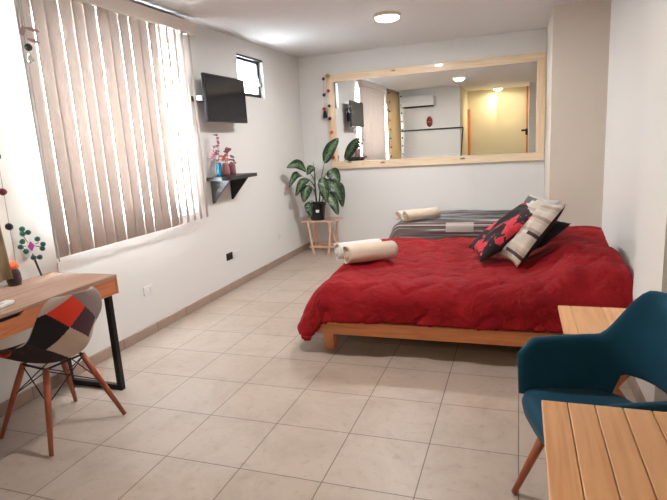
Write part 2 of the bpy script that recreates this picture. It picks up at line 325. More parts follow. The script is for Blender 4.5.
# ------------------------------------------------------------------ mesh helpers
def boxinto(bm, c, s, bev=0.0, rot=None, seg=2):
    t = bmesh.new(); bmesh.ops.create_cube(t, size=1)
    for v in t.verts: v.co = Vector((v.co.x*s[0], v.co.y*s[1], v.co.z*s[2]))
    if bev: bmesh.ops.bevel(t, geom=t.edges[:], offset=min(bev, min(s)*0.45), segments=seg, profile=0.5, affect='EDGES')
    mt = Matrix.Translation(c) @ (rot.to_4x4() if rot else Matrix.Identity(4))
    merge(bm, t, mt); return bm
def merge(bm, t, mt=Matrix.Identity(4)):
    t.transform(mt); me = D.meshes.new('tmp'); t.to_mesh(me); bm.from_mesh(me); D.meshes.remove(me); t.free()
def box(*a, **k): return boxinto(bmesh.new(), *a, **k)
def tubeinto(bm, pts, r, n=12, cap=True):
    pts = [Vector(p) for p in pts]; rs = r if isinstance(r, (list, tuple)) else [r]*len(pts)
    rings = []; prev = None
    for i, p in enumerate(pts):
        d = (pts[min(i+1, len(pts)-1)]-pts[max(i-1, 0)]).normalized()
        if prev is None:
            a = Vector((0, 0, 1)) if abs(d.z) < 0.9 else Vector((1, 0, 0)); x = d.cross(a).normalized()
        else: x = (prev - d*prev.dot(d)).normalized()
        prev = x; y = d.cross(x)
        rings.append([bm.verts.new(p + (x*math.cos(2*PI*k/n)+y*math.sin(2*PI*k/n))*rs[i]) for k in range(n)])
    for i in range(len(rings)-1):
        for k in range(n): bm.faces.new((rings[i][k], rings[i][(k+1) % n], rings[i+1][(k+1) % n], rings[i+1][k]))
    if cap: bm.faces.new(rings[0][::-1]); bm.faces.new(rings[-1])
    return bm
def tube(*a, **k): return tubeinto(bmesh.new(), *a, **k)
def lathe(prof, n=32, c=(0, 0, 0), bm=None):
    bm = bm or bmesh.new(); rings = []
    for r, z in prof:
        rings.append([bm.verts.new((c[0]+r*math.cos(2*PI*k/n), c[1]+r*math.sin(2*PI*k/n), c[2]+z)) for k in range(n)] if r > 1e-6 else [bm.verts.new((c[0], c[1], c[2]+z))])
    for a, b in zip(rings, rings[1:]):
        for k in range(n):
            f = [a[k % len(a)], a[(k+1) % len(a)], b[(k+1) % len(b)], b[k % len(b)]]
            f2 = []
            for v in f:
                if v not in f2: f2.append(v)
            if len(f2) > 2: bm.faces.new(f2)
    return bm
def ballinto(bm, c, r, sc=(1, 1, 1), sub=2, jit=0.0):
    t = bmesh.new(); bmesh.ops.create_icosphere(t, subdivisions=sub, radius=r)
    for v in t.verts:
        v.co *= 1+random.uniform(-jit, jit)
        v.co = Vector((v.co.x*sc[0], v.co.y*sc[1], v.co.z*sc[2]))
    merge(bm, t, Matrix.Translation(c)); return bm
def ball(*a, **k): return ballinto(bmesh.new(), *a, **k)
def prism(poly, axis, a0, a1):
    """polygon in the other two axes, extruded along axis"""
    bm = bmesh.new(); idx = [i for i in range(3) if i != axis]
    def mk(p, a):
        v = [0, 0, 0]; v[axis] = a; v[idx[0]] = p[0]; v[idx[1]] = p[1]; return bm.verts.new(v)
    A = [mk(p, a0) for p in poly]; B = [mk(p, a1) for p in poly]
    bm.faces.new(A[::-1]); bm.faces.new(B); n = len(poly)
    for i in range(n): bm.faces.new((A[i], A[(i+1) % n], B[(i+1) % n], B[i]))
    bmesh.ops.recalc_face_normals(bm, faces=bm.faces[:]); return bm
def obj(name, bm, mat, parent=None, smooth=False, mats=None, recalc=True):
    if recalc: bmesh.ops.recalc_face_normals(bm, faces=bm.faces[:])
    me = D.meshes.new(name); bm.to_mesh(me); bm.free()
    for mm in (mats or [mat]): me.materials.append(mm)
    if smooth == 'auto':
        me.shade_smooth()
        o = D.objects.new(name, me); C.objects.link(o)
        md = o.modifiers.new('edge', 'EDGE_SPLIT'); md.split_angle = math.radians(38)
    else:
        if smooth: me.shade_smooth()
        o = D.objects.new(name, me); C.objects.link(o)
    if parent: o.parent = parent
    return o
def tag(o, label=None, cat=None, group=None, kind=None):
    if label: o['label'] = label
    if cat: o['category'] = cat
    if group: o['group'] = group
    if kind: o['kind'] = kind
    return o
def thing(name, label, cat, loc=(0, 0, 0), rz=0, group=None):
    o = D.objects.new(name, None); o.empty_display_size = 0.1; C.objects.link(o)
    o.location = loc; o.rotation_euler = (0, 0, rz); return tag(o, label, cat, group)
def struct(name, bm, mat, **k):
    o = obj(name, bm, mat, **k); o['kind'] = 'structure'; return o
def copy_tree(o, parent=None):
    c = o.copy(); C.objects.link(c); c.parent = parent
    for ch in list(o.children): copy_tree(ch, c)
    return c
def grid_surf(fn, nu, nv, uvfn=None, closed=False):
    bm = bmesh.new(); V = [[bm.verts.new(fn(i/(nu-1), j/(nv-1))) for j in range(nv)] for i in range(nu)]
    L = bm.loops.layers.uv.new('UVMap') if uvfn else None
    for i in range(nu-1):
        for j in range(nv-1):
            f = bm.faces.new((V[i][j], V[i+1][j], V[i+1][j+1], V[i][j+1]))
            if uvfn:
                for lp, (a, b) in zip(f.loops, ((i, j), (i+1, j), (i+1, j+1), (i, j+1))): lp[L].uv = uvfn(a/(nu-1), b/(nv-1))
    return bm
def sm(x): x = max(0, min(1, x)); return x*x*(3-2*x)

# ------------------------------------------------------------------ room shell
T = 0.16
YR, XC, YC = 0.83, 0.22, -1.2            # rear wall, corridor's right side, corridor's end
struct('floor', box((-0.45, 2.8, -0.05), (5.2, 8.6, 0.1)), M['floor'])
struct('ceiling', box((-0.45, 2.8, H+0.05), (5.2, 8.6, 0.1)), M['ceiling'])
wins = [(1.15, 2.05, 0.98, 2.28), (2.61, 4.22, 0.90, 2.44), (5.24, 5.85, 2.02, 2.452)]
bm = bmesh.new(); ycut = YR-0.0
y = ycut
for (a, b, z0, z1) in wins:
    boxinto(bm, (XL-T/2, (y+a)/2, H/2), (T, a-y, H))
    boxinto(bm, (XL-T/2, (a+b)/2, z0/2), (T, b-a, z0)); boxinto(bm, (XL-T/2, (a+b)/2, (z1+H)/2), (T, b-a, H-z1)); y = b
boxinto(bm, (XL-T/2, (y+YB+T)/2, H/2), (T, YB+T-y, H))
struct('wall_left', bm, M['wall'])
struct('wall_back', box(((XL+0.45)/2, YB+T/2, H/2), (0.45-XL, T, H)), M['wall'])
PX, PY = 0.293, 5.75
struct('wall_back_right', box(((PX+1.6)/2, (PY+YB+T)/2, H/2), (1.6-PX, YB+T-PY, H)), M['wall_shaded'])
struct('wall_right', box((0.785+0.4, (3.27+PY)/2, H/2), (0.8, PY-3.27, H)), M['wall'])
struct('wall_pillar', box((0.62+0.68, (2.66+3.27)/2, H/2), (1.36, 0.61, H)), M['wall'])
struct('wall_right_front', box((1.9, 1.28, H/2), (0.16, 2.76, H)), M['wall'])
struct('wall_rear', box(((XL-T-1.32)/2, YR-T/2, H/2), (XL*-1+T-1.32, T, H)), M['wall'])
struct('wall_corridor_left', box((-1.32-T/2, (YC+YR-T)/2, H/2), (T, YR-T-YC, H)), M['wall_cream'])
struct('wall_corridor_end', box(((-1.48+XC+T)/2, YC-T/2, H/2), (XC+T+1.48, T, H)), M['wall_cream'])
struct('wall_corridor_right', box((XC+T/2, (YC-0.1)/2, H/2), (T, -0.1-YC, H)), M['wall'])
struct('wall_rear_right', box(((XC+T+1.98)/2, -0.1-T/2, H/2), (1.98-XC-T, T, H)), M['wall'])
# tiled baseboards
def baseboard(name, p0, p1, nrm):
    p0, p1, n = Vector(p0), Vector(p1), Vector(nrm); d = (p1-p0); L = d.length; d.normalize()
    k = math.ceil(L/TS); bm = bmesh.new()
    for i in range(k):
        a = i*TS+0.0015; b = min(L, (i+1)*TS)-0.0015; c = p0+d*(a+b)/2+n*0.006
        s = [0.012]*3; ax = 0 if abs(d.x) > 0.5 else 1; s[ax] = b-a; s[2] = 0.08
        boxinto(bm, (c.x, c.y, 0.04), s, bev=0.002, seg=1)
    o = struct(name, bm, M['base'])
    g = box((((p0+p1)/2).x+n.x*0.0045, ((p0+p1)/2).y+n.y*0.0045, 0.0395), (L if abs(d.x) > .5 else 0.009, L if abs(d.y) > .5 else 0.009, 0.079))
    obj('grout', g, M['grout'], o)
baseboard('baseboard_left', (XL, 1.0, 0), (XL, YB, 0), (1, 0, 0))
baseboard('baseboard_back', (XL+0.013, YB, 0), (PX, YB, 0), (0, -1, 0))
baseboard('baseboard_right', (0.62, 2.66, 0), (0.62, 3.27, 0), (-1, 0, 0))
baseboard('baseboard_rear', (XL+0.013, YR, 0), (-1.32, YR, 0), (0, 1, 0))
# windows
def window(name, w, mullions, fm, fr=0.04):
    a, b, z0, z1 = w; x = XL-0.07; bm = bmesh.new()
    for zz in (z0+fr/2, z1-fr/2): boxinto(bm, (x, (a+b)/2, zz), (0.05, b-a, fr), bev=0.004)
    for yy in [a+fr/2, b-fr/2]+mullions: boxinto(bm, (x, yy, (z0+z1)/2), (0.046, fr, z1-z0-2*fr), bev=0.004)
    o = struct(name, bm, fm)
    obj('pane', box((x, (a+b)/2, (z0+z1)/2), (0.006, b-a-2*fr, z1-z0-2*fr)), M['glass'], o)
    return o
window('window_1', wins[1], [3.40], M['alu']); window('window_2', wins[0], [1.50], M['alu'])
w3 = window('window_3', wins[2], [], M['black_metal'], 0.045)
bm = box((XL-0.035, 5.80, 2.20), (0.02, 0.025, 0.09), bev=0.004); boxinto(bm, (XL-0.018, 5.80, 2.17), (0.02, 0.02, 0.05), bev=0.004)
obj('handle', bm, M['black_metal'], w3)
bm = box((XL-0.02, 5.545, 2.44), (0.05, 0.60, 0.02), bev=0.002)
obj('window_rail', bm, M['black_metal'], w3)
# corridor woodwork
t1 = struct('trim_1', box((-1.285, YC+0.03, 1.07), (0.07, 0.06, 2.14), bev=0.004), M['pine_z'])
t2 = struct('trim_2', box((XC-0.025, YC+0.03, H/2), (0.05, 0.06, H), bev=0.004), M['pine_z'])
lat = thing('jamb_stand_in', 'black plate and bar on the wooden jamb, standing in for a dark shape in the mirror', 'latch', (XC-0.05, YC+0.06, 1.48))  # added plate and bar, stand-in for a dark shape of unknown kind
obj('stand_in_plate', box((0.01, 0.006, -0.02), (0.06, 0.012, 0.16), bev=0.004), M['black_metal'], lat)
obj('stand_in_bar', box((-0.045, 0.03, 0.02), (0.15, 0.03, 0.05), bev=0.008), M['black_metal'], lat)

# ------------------------------------------------------------------ ceiling lamps
def plafon(x, y, label, g, mat, power, col):
    t = thing('ceiling_lamp', label, 'lamp', (x, y, H), group=g)
    obj('lamp_base', lathe([(0, 0), (0.125, 0), (0.13, -0.012), (0.12, -0.03), (0.0, -0.03)], 40), M['lampbase'], t, True)
    obj('lamp_shade', lathe([(0.0, -0.031), (0.112, -0.031), (0.110, -0.045), (0.098, -0.052), (0.06, -0.062), (0.0, -0.066)], 40), mat, t, True)
    l = D.lights.new('lamp_bulb', 'AREA'); l.shape = 'DISK'; l.size = 0.13; l.energy = power; l.color = col
    lo = D.objects.new('lamp_bulb', l); C.objects.link(lo); lo.location = (0, 0, -0.069); lo.parent = t
plafon(-1.184, 5.175, 'round glass ceiling lamp glowing near the back wall, above the mirror', 'ceiling lamps', M["lamp"], 26, (1, 0.98, 0.95))
plafon(-1.15, 2.59, 'round ceiling lamp reflected in the mirror, the brighter one near its top edge', 'ceiling lamps', M['lamp'], 20, (1, 0.98, 0.95))
plafon(-0.53, -0.85, 'round ceiling lamp reflected in the mirror against the yellow corridor wall', 'ceiling lamps', M['lamp_warm'], 9, (1, 0.84, 0.60))

# ------------------------------------------------------------------ vertical blind
bl = thing('vertical_blind', 'beige vertical slat blind hanging over the large window', 'blind', (XL, 0, 0))
bm = box((0.112, 3.31, 2.51), (0.075, 1.92, 0.10), bev=0.004)
boxinto(bm, (0.05, 3.0, 2.53), (0.10, 0.03, 0.02)); boxinto(bm, (0.05, 4.1, 2.53), (0.10, 0.03, 0.02))
obj('valance', bm, M['valance'], bl)
obj('head_rail', box((0.03, 3.31, 2.578), (0.055, 1.90, 0.025)), M['black_metal'], bl)
ys = [2.475+0.108*i+0.006*math.sin(i*2.3) for i in range(12)]
for i, yy in enumerate(ys):
    ang = math.radians(4.2+2.2*math.sin(i*1.9))
    wd = 0.119
    def f(u, v, yy=yy, ang=ang):
        s = (u-0.5)*wd; c = 0.006*(1-(2*u-1)**2)
        return (0.110+c-math.sin(ang)*s, yy+0.05+math.cos(ang)*s, 0.845+v*1.63)
    o = obj('slat', grid_surf(f, 7, 3), M['slat'], bl, True, recalc=False)
    md = o.modifiers.new('thick', 'SOLIDIFY'); md.thickness = 0.0012
for i in range(5):
    yy = 3.80+i*0.102
    ang = math.radians(24)
    def f(u, v, yy=yy, ang=ang):
        s = (u-0.5)*0.112; c = 0.006*(1-(2*u-1)**2)
        return (0.110-math.sin(ang)*s, yy+c+math.cos(ang)*s, 0.850+v*1.62)
    o = obj('slat', grid_surf(f, 7, 3), M['slat'], bl, True, recalc=False)
    md = o.modifiers.new('thick', 'SOLIDIFY'); md.thickness = 0.0012
bm = bmesh.new(); k = [(0.14, 2.455, 2.46), (0.14, 2.45, 1.6), (0.14, 2.46, 0.80)]
tubeinto(bm, k, 0.003, 6); tubeinto(bm, [(0.14, 2.475, 2.46), (0.14, 2.472, 1.6), (0.14, 2.46, 0.80)], 0.003, 6)
obj('chain', bm, M['grey_plastic'], bl)
obj('chain_weight', box((0.14, 2.46, 0.79), (0.02, 0.03, 0.07), bev=0.005), M['white_plastic'], bl)
# ornament at its left edge
ot = thing('hanging_ornament', 'small winged bead ornament hanging at the left edge of the blind', 'ornament', (-2.665, 2.45, 2.46))
obj('string', tube([(0, 0, 0), (0, 0.002, -0.42)], 0.0012, 5), M['string'], ot)
def wing(y0, z0, dy, dz, w):
    def f(u, v):
        t = u; ww = w*math.sin(PI*min(1, t*0.93+0.07))**0.7
        return (0.006*math.sin(PI*t), y0+dy*t, z0+dz*t+(v-0.5)*ww)
    bm = grid_surf(f, 12, 4); return bm
for a in ((0.0, -0.26, 0.10, -0.006, 0.022), (0.0, -0.265, -0.045, -0.03, 0.05), (0.0, -0.32, 0.09, -0.01, 0.02)):
    w_ = obj('wing', wing(*a), M['tan_wing'], ot, True); w_.modifiers.new('thick', 'SOLIDIFY').thickness = 0.002
obj('bead', ball((0, 0.002, -0.365), 0.021, sub=3), M['black_plastic'], ot, True)
obj('crystal', lathe([(0, -0.455), (0.022, -0.44), (0.014, -0.415), (0, -0.385)], 8), M['crystal'], ot)

# ------------------------------------------------------------------ curtain with pompom strings
ct = thing('curtain', 'khaki grommet curtain hanging on the left wall beside the desk window', 'curtain', (XL, 0, 0))
def cf(u, v):
    y = 0.96+1.19*u; z = 0.80+1.76*v
    return (0.11+0.028*math.sin(u*2*PI*7)*(0.8+0.2*v)+0.01*math.sin(v*3+u*9), y-0.05*math.sin(v*PI)*u*0.6, z)
o = obj('curtain_panel', grid_surf(cf, 120, 14), M['curtain'], ct, True); o.modifiers.new('thick', 'SOLIDIFY').thickness = 0.003
bm = tube([(0.11, 0.92, 2.53), (0.11, 2.22, 2.53)], 0.012)
boxinto(bm, (0.055, 1.0, 2.53), (0.11, 0.02, 0.02)); boxinto(bm, (0.055, 2.18, 2.53), (0.11, 0.02, 0.02))
obj('curtain_rod', bm, M['black_metal'], ct)
for i in range(8):
    o = obj('grommet', tube([(0.11+0.024*math.cos(a), 1.07+i*0.142, 2.53+0.024*math.sin(a)) for a in [k*PI/8 for k in range(17)]], 0.005, 6, cap=False), M['chrome'], ct, True)
def garland(name, label, loc, pts, r, group):
    t = thing(name, label, 'garland', loc, group=group)
    obj('string', tube([(0, p[0], p[1]) for p in pts], 0.0016, 5), M['string'], t)
    return t
cols = ['pom_black', 'pom_dkred', 'pom_black', 'pom_red', 'pom_black', 'pom_black', 'pom_dkred', 'pom_black']
for nm_, yy, lab in (('pompom_garland', 2.185, 'dark pompom string hanging down the curtain edge nearest the blind'),
                     ('pompom_garland', 1.00, 'dark pompom string on the far curtain edge, seen only in the mirror')):
    t = thing('pompom_garland', lab, 'garland', (XL+0.155, yy-(0.075 if yy < 2 else 0), 2.53), group='pompom garlands')
    obj('string', tube([(0, 0, 0.01), (0.004, -0.03, -0.8), (0, -0.035, -1.68)], 0.0016, 5), M['string'], t)
    for i in range(8 if yy > 2 else 9):
        z = -0.07-0.2*i*0.97
        if yy > 2 and i == 6: c = 'pom_dkred'
        elif yy > 2 and i == 7: c = 'pom_black'
        else: c = cols[i % 8]
        obj('pompom', ball((0.003, -0.038*min(1, -z/1.2), z), 0.021, jit=0.07), M[c], t, True)

# ------------------------------------------------------------------ tv, shelf, vases, sockets
tv = thing('television', 'black flat television on a wall bracket beside the small window', 'television', (XL, 0, 0))
obj('tv_body', box((0.145, 4.685, 1.930), (0.035, 0.755, 0.435), bev=0.006), M['black_plastic'], tv)
obj('screen', box((0.1632, 4.685, 1.935), (0.004, 0.73, 0.40)), M['screen'], tv)
bm = box((0.01, 4.70, 1.93), (0.02, 0.20, 0.22), bev=0.003); boxinto(bm, (0.07, 4.60, 1.93), (0.12, 0.04, 0.05), bev=0.003)
boxinto(bm, (0.12, 4.66, 1.93), (0.02, 0.2, 0.2), bev=0.003); boxinto(bm, (0.07, 4.55, 1.93), (0.13, 0.50, 0.05), bev=0.003)
obj('wall_bracket', bm, M['black_metal'], tv)
sh = thing('wall_shelf', 'black wooden wall shelf on two triangular brackets below the television', 'shelf', (XL, 0, 0))
poly = [(0, 4.42), (0.17, 4.42), (0.215, 4.435), (0.24, 4.47), (0.25, 4.52), (0.25, 5.0), (0, 5.0)]
obj('shelf_board', prism(poly, 2, 1.165, 1.20), M['black_wood'], sh)
for yy in (4.50, 4.87):
    bm = prism([(0, 1.165), (0.215, 1.165), (0.20, 1.150), (0.012, 0.94), (0, 0.94)], 1, yy-0.011, yy+0.011)
    obj('bracket', bm, M['black_wood'], sh)
# vases
def vase(x, y, h, r, mat, name, label, prof=None):
    t = thing(name, label, 'vase', (x, y, 1.2), group='vases on the wall shelf')
    obj('vase_body', lathe([(0, 0), (r, 0), (r*1.02, h*0.3), (r*0.95, h*0.8), (r*0.8, h), (r*0.7, h), (r*0.8, h*0.7), (0, 0.01)], 28), mat, t, True)
    return t
def sprig(t, base, tip, n, fr, mat, spread=0.03):
    base, tip = Vector(base), Vector(tip); mid = (base+tip)/2+Vector((0.0, 0.012, 0))
    bm = tube([base, mid, tip], 0.0022, 5); bf = bmesh.new()
    for i in range(n):
        f = 0.50+0.5*i/max(1, n-1); p = base.lerp(tip, f)
        q = p+Vector((random.uniform(-1, 1)*spread, random.uniform(-1, 1)*spread, random.uniform(-.6, 1)*spread))
        tubeinto(bm, [p, q], 0.0012, 4)
        for k in range(3): ballinto(bf, q+Vector((random.uniform(-1, 1), random.uniform(-1, 1), random.uniform(-1, 1)))*fr*0.7, fr, (1, 1, 0.7), sub=1, jit=0.2)
    obj('twig', bm, M['twig'], t); obj('blossom', bf, mat, t)
v1 = vase(XL+0.10, 4.505, 0.135, 0.030, M['vase_teal'], 'vase', 'teal ceramic vase on the black wall shelf, leftmost of the three vases')
v2 = vase(XL+0.12, 4.60, 0.125, 0.036, M['vase_pink'], 'vase', 'dusty pink vase in the middle of three on the wall shelf')
v3 = vase(XL+0.12, 4.73, 0.125, 0.032, M['vase_mauve'], 'vase', 'mauve vase at the right of three on the wall shelf')
sprig(v1, (0, 0, 0.02), (0, 0.02, 0.40), 6, 0.015, M['flower'], 0.026)
sprig(v1, (0, 0, 0.02), (0.01, -0.09, 0.27), 8, 0.015, M['flower'], 0.035)
sprig(v2, (0, 0, 0.02), (0.02, 0.03, 0.28), 9, 0.016, M['flower'], 0.04)
sprig(v2, (0, 0, 0.02), (0.02, -0.04, 0.21), 9, 0.015, M['flower_red'], 0.035)
sprig(v3, (0, 0, 0.02), (0.01, 0.01, 0.18), 7, 0.014, M['flower'], 0.024)
def outlet(y, z, label, mat, dark=False, w=0.115, group='wall sockets'):
    t = thing('wall_socket', label, 'socket', (XL, y, z), group=group)
    obj('cover_plate', box((0.005, 0, 0), (0.010, w, 0.075), bev=0.003), mat, t)
    for s in (-1, 1): obj('outlet', box((0.011, s*w*0.22, 0), (0.004, w*0.26, 0.04), bev=0.001), M['alu'] if not dark else M['black_metal'], t)
outlet(3.395, 0.37, 'white double wall socket above the baseboard, nearest the desk', M['white_plastic'])
outlet(4.83, 0.357, 'white wall socket immediately right of the black one', M['white_plastic'])
outlet(4.695, 0.362, 'black wall socket below the shelf', M['black_plastic'], True)
outlet(5.957, 0.345, 'white wall socket low on the left wall near the plant', M['white_plastic'], w=0.08)

# ------------------------------------------------------------------ mirror
mi = thing('wall_mirror', 'large wall mirror in a pale knotty pine frame', 'mirror', (0, YB, 0))
x0, x1, z0, z1, fw = -2.440, 0.286, 1.106, 2.350, 0.098
obj('mirror_glass', box(((x0+x1)/2, -0.012, (z0+z1)/2), (x1-x0-0.02, 0.006, z1-z0-0.02)), M['mirror'], mi)
obj('frame_plank', box(((x0+x1)/2, -0.026, z1-fw/2), (x1-x0, 0.022, fw), bev=0.003), M['frame_x'], mi)
obj('frame_plank', box(((x0+x1)/2, -0.026, z0+fw/2), (x1-x0, 0.022, fw), bev=0.003), M['frame_x'], mi)
obj('frame_plank', box((x0+fw/2, -0.026, (z0+z1)/2), (fw, 0.022, z1-z0-2*fw), bev=0.003), M['frame_z'], mi)
obj('frame_plank', box((x1-fw/2, -0.026, (z0+z1)/2), (fw, 0.022, z1-z0-2*fw), bev=0.003), M['frame_z'], mi)
obj('backing_board', box(((x0+x1)/2, -0.005, (z0+z1)/2), (x1-x0-0.02, 0.008, z1-z0-0.02)), M['pine_x'], mi)
g = thing('pompom_garland', 'red and black pompom string hanging over the top left corner of the mirror', 'garland', (0, YB-0.055, 0), group='pompom garlands')
bm = tube([(-2.467, 0, 2.301), (-2.44, 0, 2.345), (-2.403, 0, 2.345), (-2.409, 0, 2.14), (-2.405, 0, 1.78), (-2.40, 0, 1.25)], 0.002, 5)
tubeinto(bm, [(-2.467, 0, 2.301), (-2.474, 0, 2.1), (-2.478, 0, 1.85)], 0.002, 5)
obj('string', bm, M['string'], g)
for x, z, c, r in ((-2.467, 2.301, 'pom_dkred', .022), (-2.472, 2.096, 'pom_black', .023), (-2.482, 1.915, 'pom_red', .024), (-2.403, 2.335, 'pom_yellow', .028),
                   (-2.409, 2.142, 'pom_red', .023), (-2.407, 1.948, 'pom_black', .021), (-2.412, 1.784, 'pom_black', .025), (-2.401, 1.606, 'pom_orange', .024), (-2.40, 1.267, 'pom_red', .026)):
    obj('pompom', ball((x, 0, z), r, jit=0.07), M[c], g, True)
obj('tassel', lathe([(0, 0.05), (0.02, 0.03), (0.03, -0.02), (0.028, -0.06), (0, -0.06)], 14, (-2.475, 0, 1.855)), M['pom_black'], g, True)

# ------------------------------------------------------------------ things seen only in the mirror: air conditioner, mask, rack
ac = thing('air_conditioner', 'white split air conditioner high on the wall reflected in the mirror', 'air conditioner', (-2.27, YR, 2.30))
pr = [(0.0, -0.13), (0.15, -0.13), (0.19, -0.09), (0.20, 0.0), (0.185, 0.10), (0.15, 0.14), (0.0, 0.14)]
obj('ac_body', prism(pr, 0, -0.40, 0.40), M['white_plastic'], ac)
obj('air_outlet', box((0.02, 0.176, -0.112), (0.70, 0.03, 0.03), rot=Matrix.Rotation(0.6, 3, 'X')), M['black_plastic'], ac)
obj('end_cap', box((0.385, 0.10, 0.0), (0.034, 0.21, 0.24), bev=0.02), M['grey_plastic'], ac)
mk = thing('wall_mask', 'small oval dark red mask on the wall reflected in the mirror', 'mask', (-2.03, YR, 1.83))
obj('mask_face', ball((0, 0.02, 0), 0.1, (0.72, 0.35, 1.25), sub=3), M['mask_red'], mk, True)
for c_, r_, q_ in (((-0.03, 0.052, 0.035), 0.016, (1.2, 0.6, 0.7)), ((0.03, 0.052, 0.035), 0.016, (1.2, 0.6, 0.7)), ((0, 0.055, -0.055), 0.02, (1.4, 0.5, 0.5))): obj('face_hollow', ball(c_, r_, q_), M['black_plastic'], mk, True)
obj('mask_band', box((0, 0.052, -0.005), (0.11, 0.016, 0.018), bev=0.004), M['flower_red'], mk)
rk = thing('wall_rack', 'thin black metal rack frame fixed to the rear wall, seen in the mirror', 'wall rack', (0, YR+0.022, 0))
obj('top_rail', tube([(-2.78, 0, 1.65), (-1.25, 0, 1.65)], 0.014), M['black_metal'], rk, True)
obj('bottom_rail', tube([(-2.78, 0, 0.80), (-1.32, 0, 0.80)], 0.014), M['black_metal'], rk, True)
for x in (-2.78, -1.25):
    obj('post', tube([(x, 0, 1.65), (x-0.07*(x > -2), 0, 0.80)], 0.014), M['black_metal'], rk, True)

# ------------------------------------------------------------------ plant stand and plant
def folding_table(name, label, cat, loc, wx, wy, h, nb, mt, mz, legin, group=None, rz=0):
    t = thing(name, label, cat, loc, rz, group)
    xx = -wx/2
    for bw in [k*wx for k in nb]:
        obj('top_board', box((xx+bw/2, 0, h-0.009), (bw-0.0018, wy, 0.018), bev=0.0025), mt, t); xx += bw
    bm = bmesh.new()
    for s in (-1, 1): boxinto(bm, (0, s*(wy/2-0.05), h-0.029), (wx-0.03, 0.03, 0.02), bev=0.002)
    obj('cleat', bm, mt, t)
    a = wx/2-legin; hh = h-0.04
    for s in (-1, 1):
        for q, yy in ((1, s*(wy/2-0.065)), (-1, s*(wy/2-0.09))):
            dx = 2*a*q; L = math.hypot(dx, hh); ang = math.atan2(dx, hh)
            bm = box((0, yy, hh/2), (0.028, 0.018, L-0.012), bev=0.003, rot=Matrix.Rotation(ang, 3, 'Y'))
            obj('leg', bm, mz, t)
    return t
st = thing('plant_stand', 'small pale wooden folding stand under the potted plant', 'stand', (-2.50, 6.60, 0))
for i in range(5): obj('top_board', box((0, -0.12+0.06*i, 0.448), (0.50, 0.056, 0.016), bev=0.002), M['standw'], st)
for s in (-1, 1):
    obj('side_rail', box((0, s*0.115, 0.10), (0.34, 0.018, 0.03), bev=0.002), M['standw'], st)
    for q in (-1, 1):
        bm = box((q*0.135, s*0.135, 0.22), (0.028, 0.016, 0.44), bev=0.003, rot=Matrix.Rotation(q*0.13, 3, 'Y'))
        obj('leg', bm, M['standz'], st)
    bm = box((0.0, s*0.095, 0.0), (0.016, 0.016, 0.016))
for q in (-1, 1):
    bm = box((q*0.135, 0.0, 0.25), (0.022, 0.016, 0.42), bev=0.003, rot=Matrix.Rotation(0.52, 3, 'X') @ Matrix.Rotation(-q*0.14, 3, 'Y'))
    obj('brace', bm, M['standz'], st)
PXc, PYc, PZ = -2.555, 6.56, 0.457
pl = thing('potted_plant', 'variegated dumb cane plant in a black pot on the wooden stand', 'plant', (PXc, PYc, PZ))
obj('pot', lathe([(0, 0), (0.088, 0), (0.092, 0.01), (0.118, 0.20), (0.126, 0.20), (0.126, 0.23), (0.112, 0.23), (0.108, 0.19), (0, 0.19)], 6 if False else 32), M['pot'], pl, 'auto')
obj('pot_label', box((0.045, -0.107, 0.13), (0.045, 0.004, 0.035), rot=Matrix.Rotation(0.40, 3, 'Z') @ Matrix.Rotation(-0.13, 3, 'X')), M['white_plastic'], pl)
obj('soil', lathe([(0, 0.196), (0.107, 0.196), (0.107, 0.191), (0, 0.191)], 24), M['soil'], pl)
lv = [((0.112, 0.747), (0.324, 1.056), .15, 6.46, .03), ((-0.150, 0.655), (-0.433, 0.714), .125, 6.02, .06), ((-0.20, 0.58), (-0.420, 0.436), .10, 6.10, .08),
      ((-0.124, 0.542), (-0.326, 0.324), .11, 6.20, .05), ((-0.118, 0.467), (-0.220, 0.237), .15, 6.30, .03), ((-0.16, 0.244), (-0.119, 0.043), .12, 6.42, .02),
      ((-0.028, 0.704), (-0.143, 0.606), .10, 6.40, .02), ((0.160, 0.650), (0.31, 0.487), .17, 6.48, .03), ((0.068, 0.569), (0.110, 0.233), .15, 6.36, .03),
      ((0.142, 0.543), (0.324, 0.238), .16, 6.44, .05), ((0.29, 0.50), (0.33, 0.167), .13, 6.50, .04), ((0.135, 0.38), (0.262, 0.063), .14, 6.38, .03)]
def onray(dx, dz, y):
    """the place at depth y that is in line with the offset measured on the pot's plane"""
    k = y/6.5; return Vector(((-2.5+dx)*k-PXc, y-PYc, 1.45-(1.45-0.46-dz)*k-PZ))
stem_pts = []
for (a, b, w, yl, arch) in lv:
    A = onray(a[0], a[1], (yl+6.5)/2); B = onray(b[0], b[1], yl); d = B-A
    n = Vector((0.25, -1, 0.30)).normalized(); n = (n-d.normalized()*n.dot(d.normalized())).normalized()
    side = d.normalized().cross(n)
    def f(u, v, A=A, d=d, n=n, side=side, w=w, arch=arch):
        prof = (math.sin(PI*min(1, v**0.86)))**0.62*(1-0.12*v) if 0 < v < 1 else 0.0
        s = (u-0.5)*2
        p = A+d*v+Vector((0, 0, 1))*arch*math.sin(PI*v)
        wav = 0.005*math.sin(v*18+s*3)*abs(s)
        return p+side*s*w*0.52*prof+n*(abs(s)*0.018*prof+wav+0.02*math.sin(PI*v))
    o = obj('leaf', grid_surf(f, 11, 22, uvfn=lambda u, v: (u, v)), M['leaf'], pl, True, recalc=False)
    o.modifiers.new('thick', 'SOLIDIFY').thickness = 0.0015
    stem_pts.append(A)
obj('main_stem', tube([(0.0, 0, 0.19), (-0.01, 0, 0.40), (0.0, 0.0, 0.62), (-0.015, 0, 0.77)], [0.013, 0.012, 0.008, 0.002], 10), M['stem'], pl, True)
obj('main_stem', tube([(0.03, 0.01, 0.19), (0.05, 0.01, 0.36), (0.10, 0.0, 0.55)], [0.012, 0.010, 0.006], 10), M['stem'], pl, True)
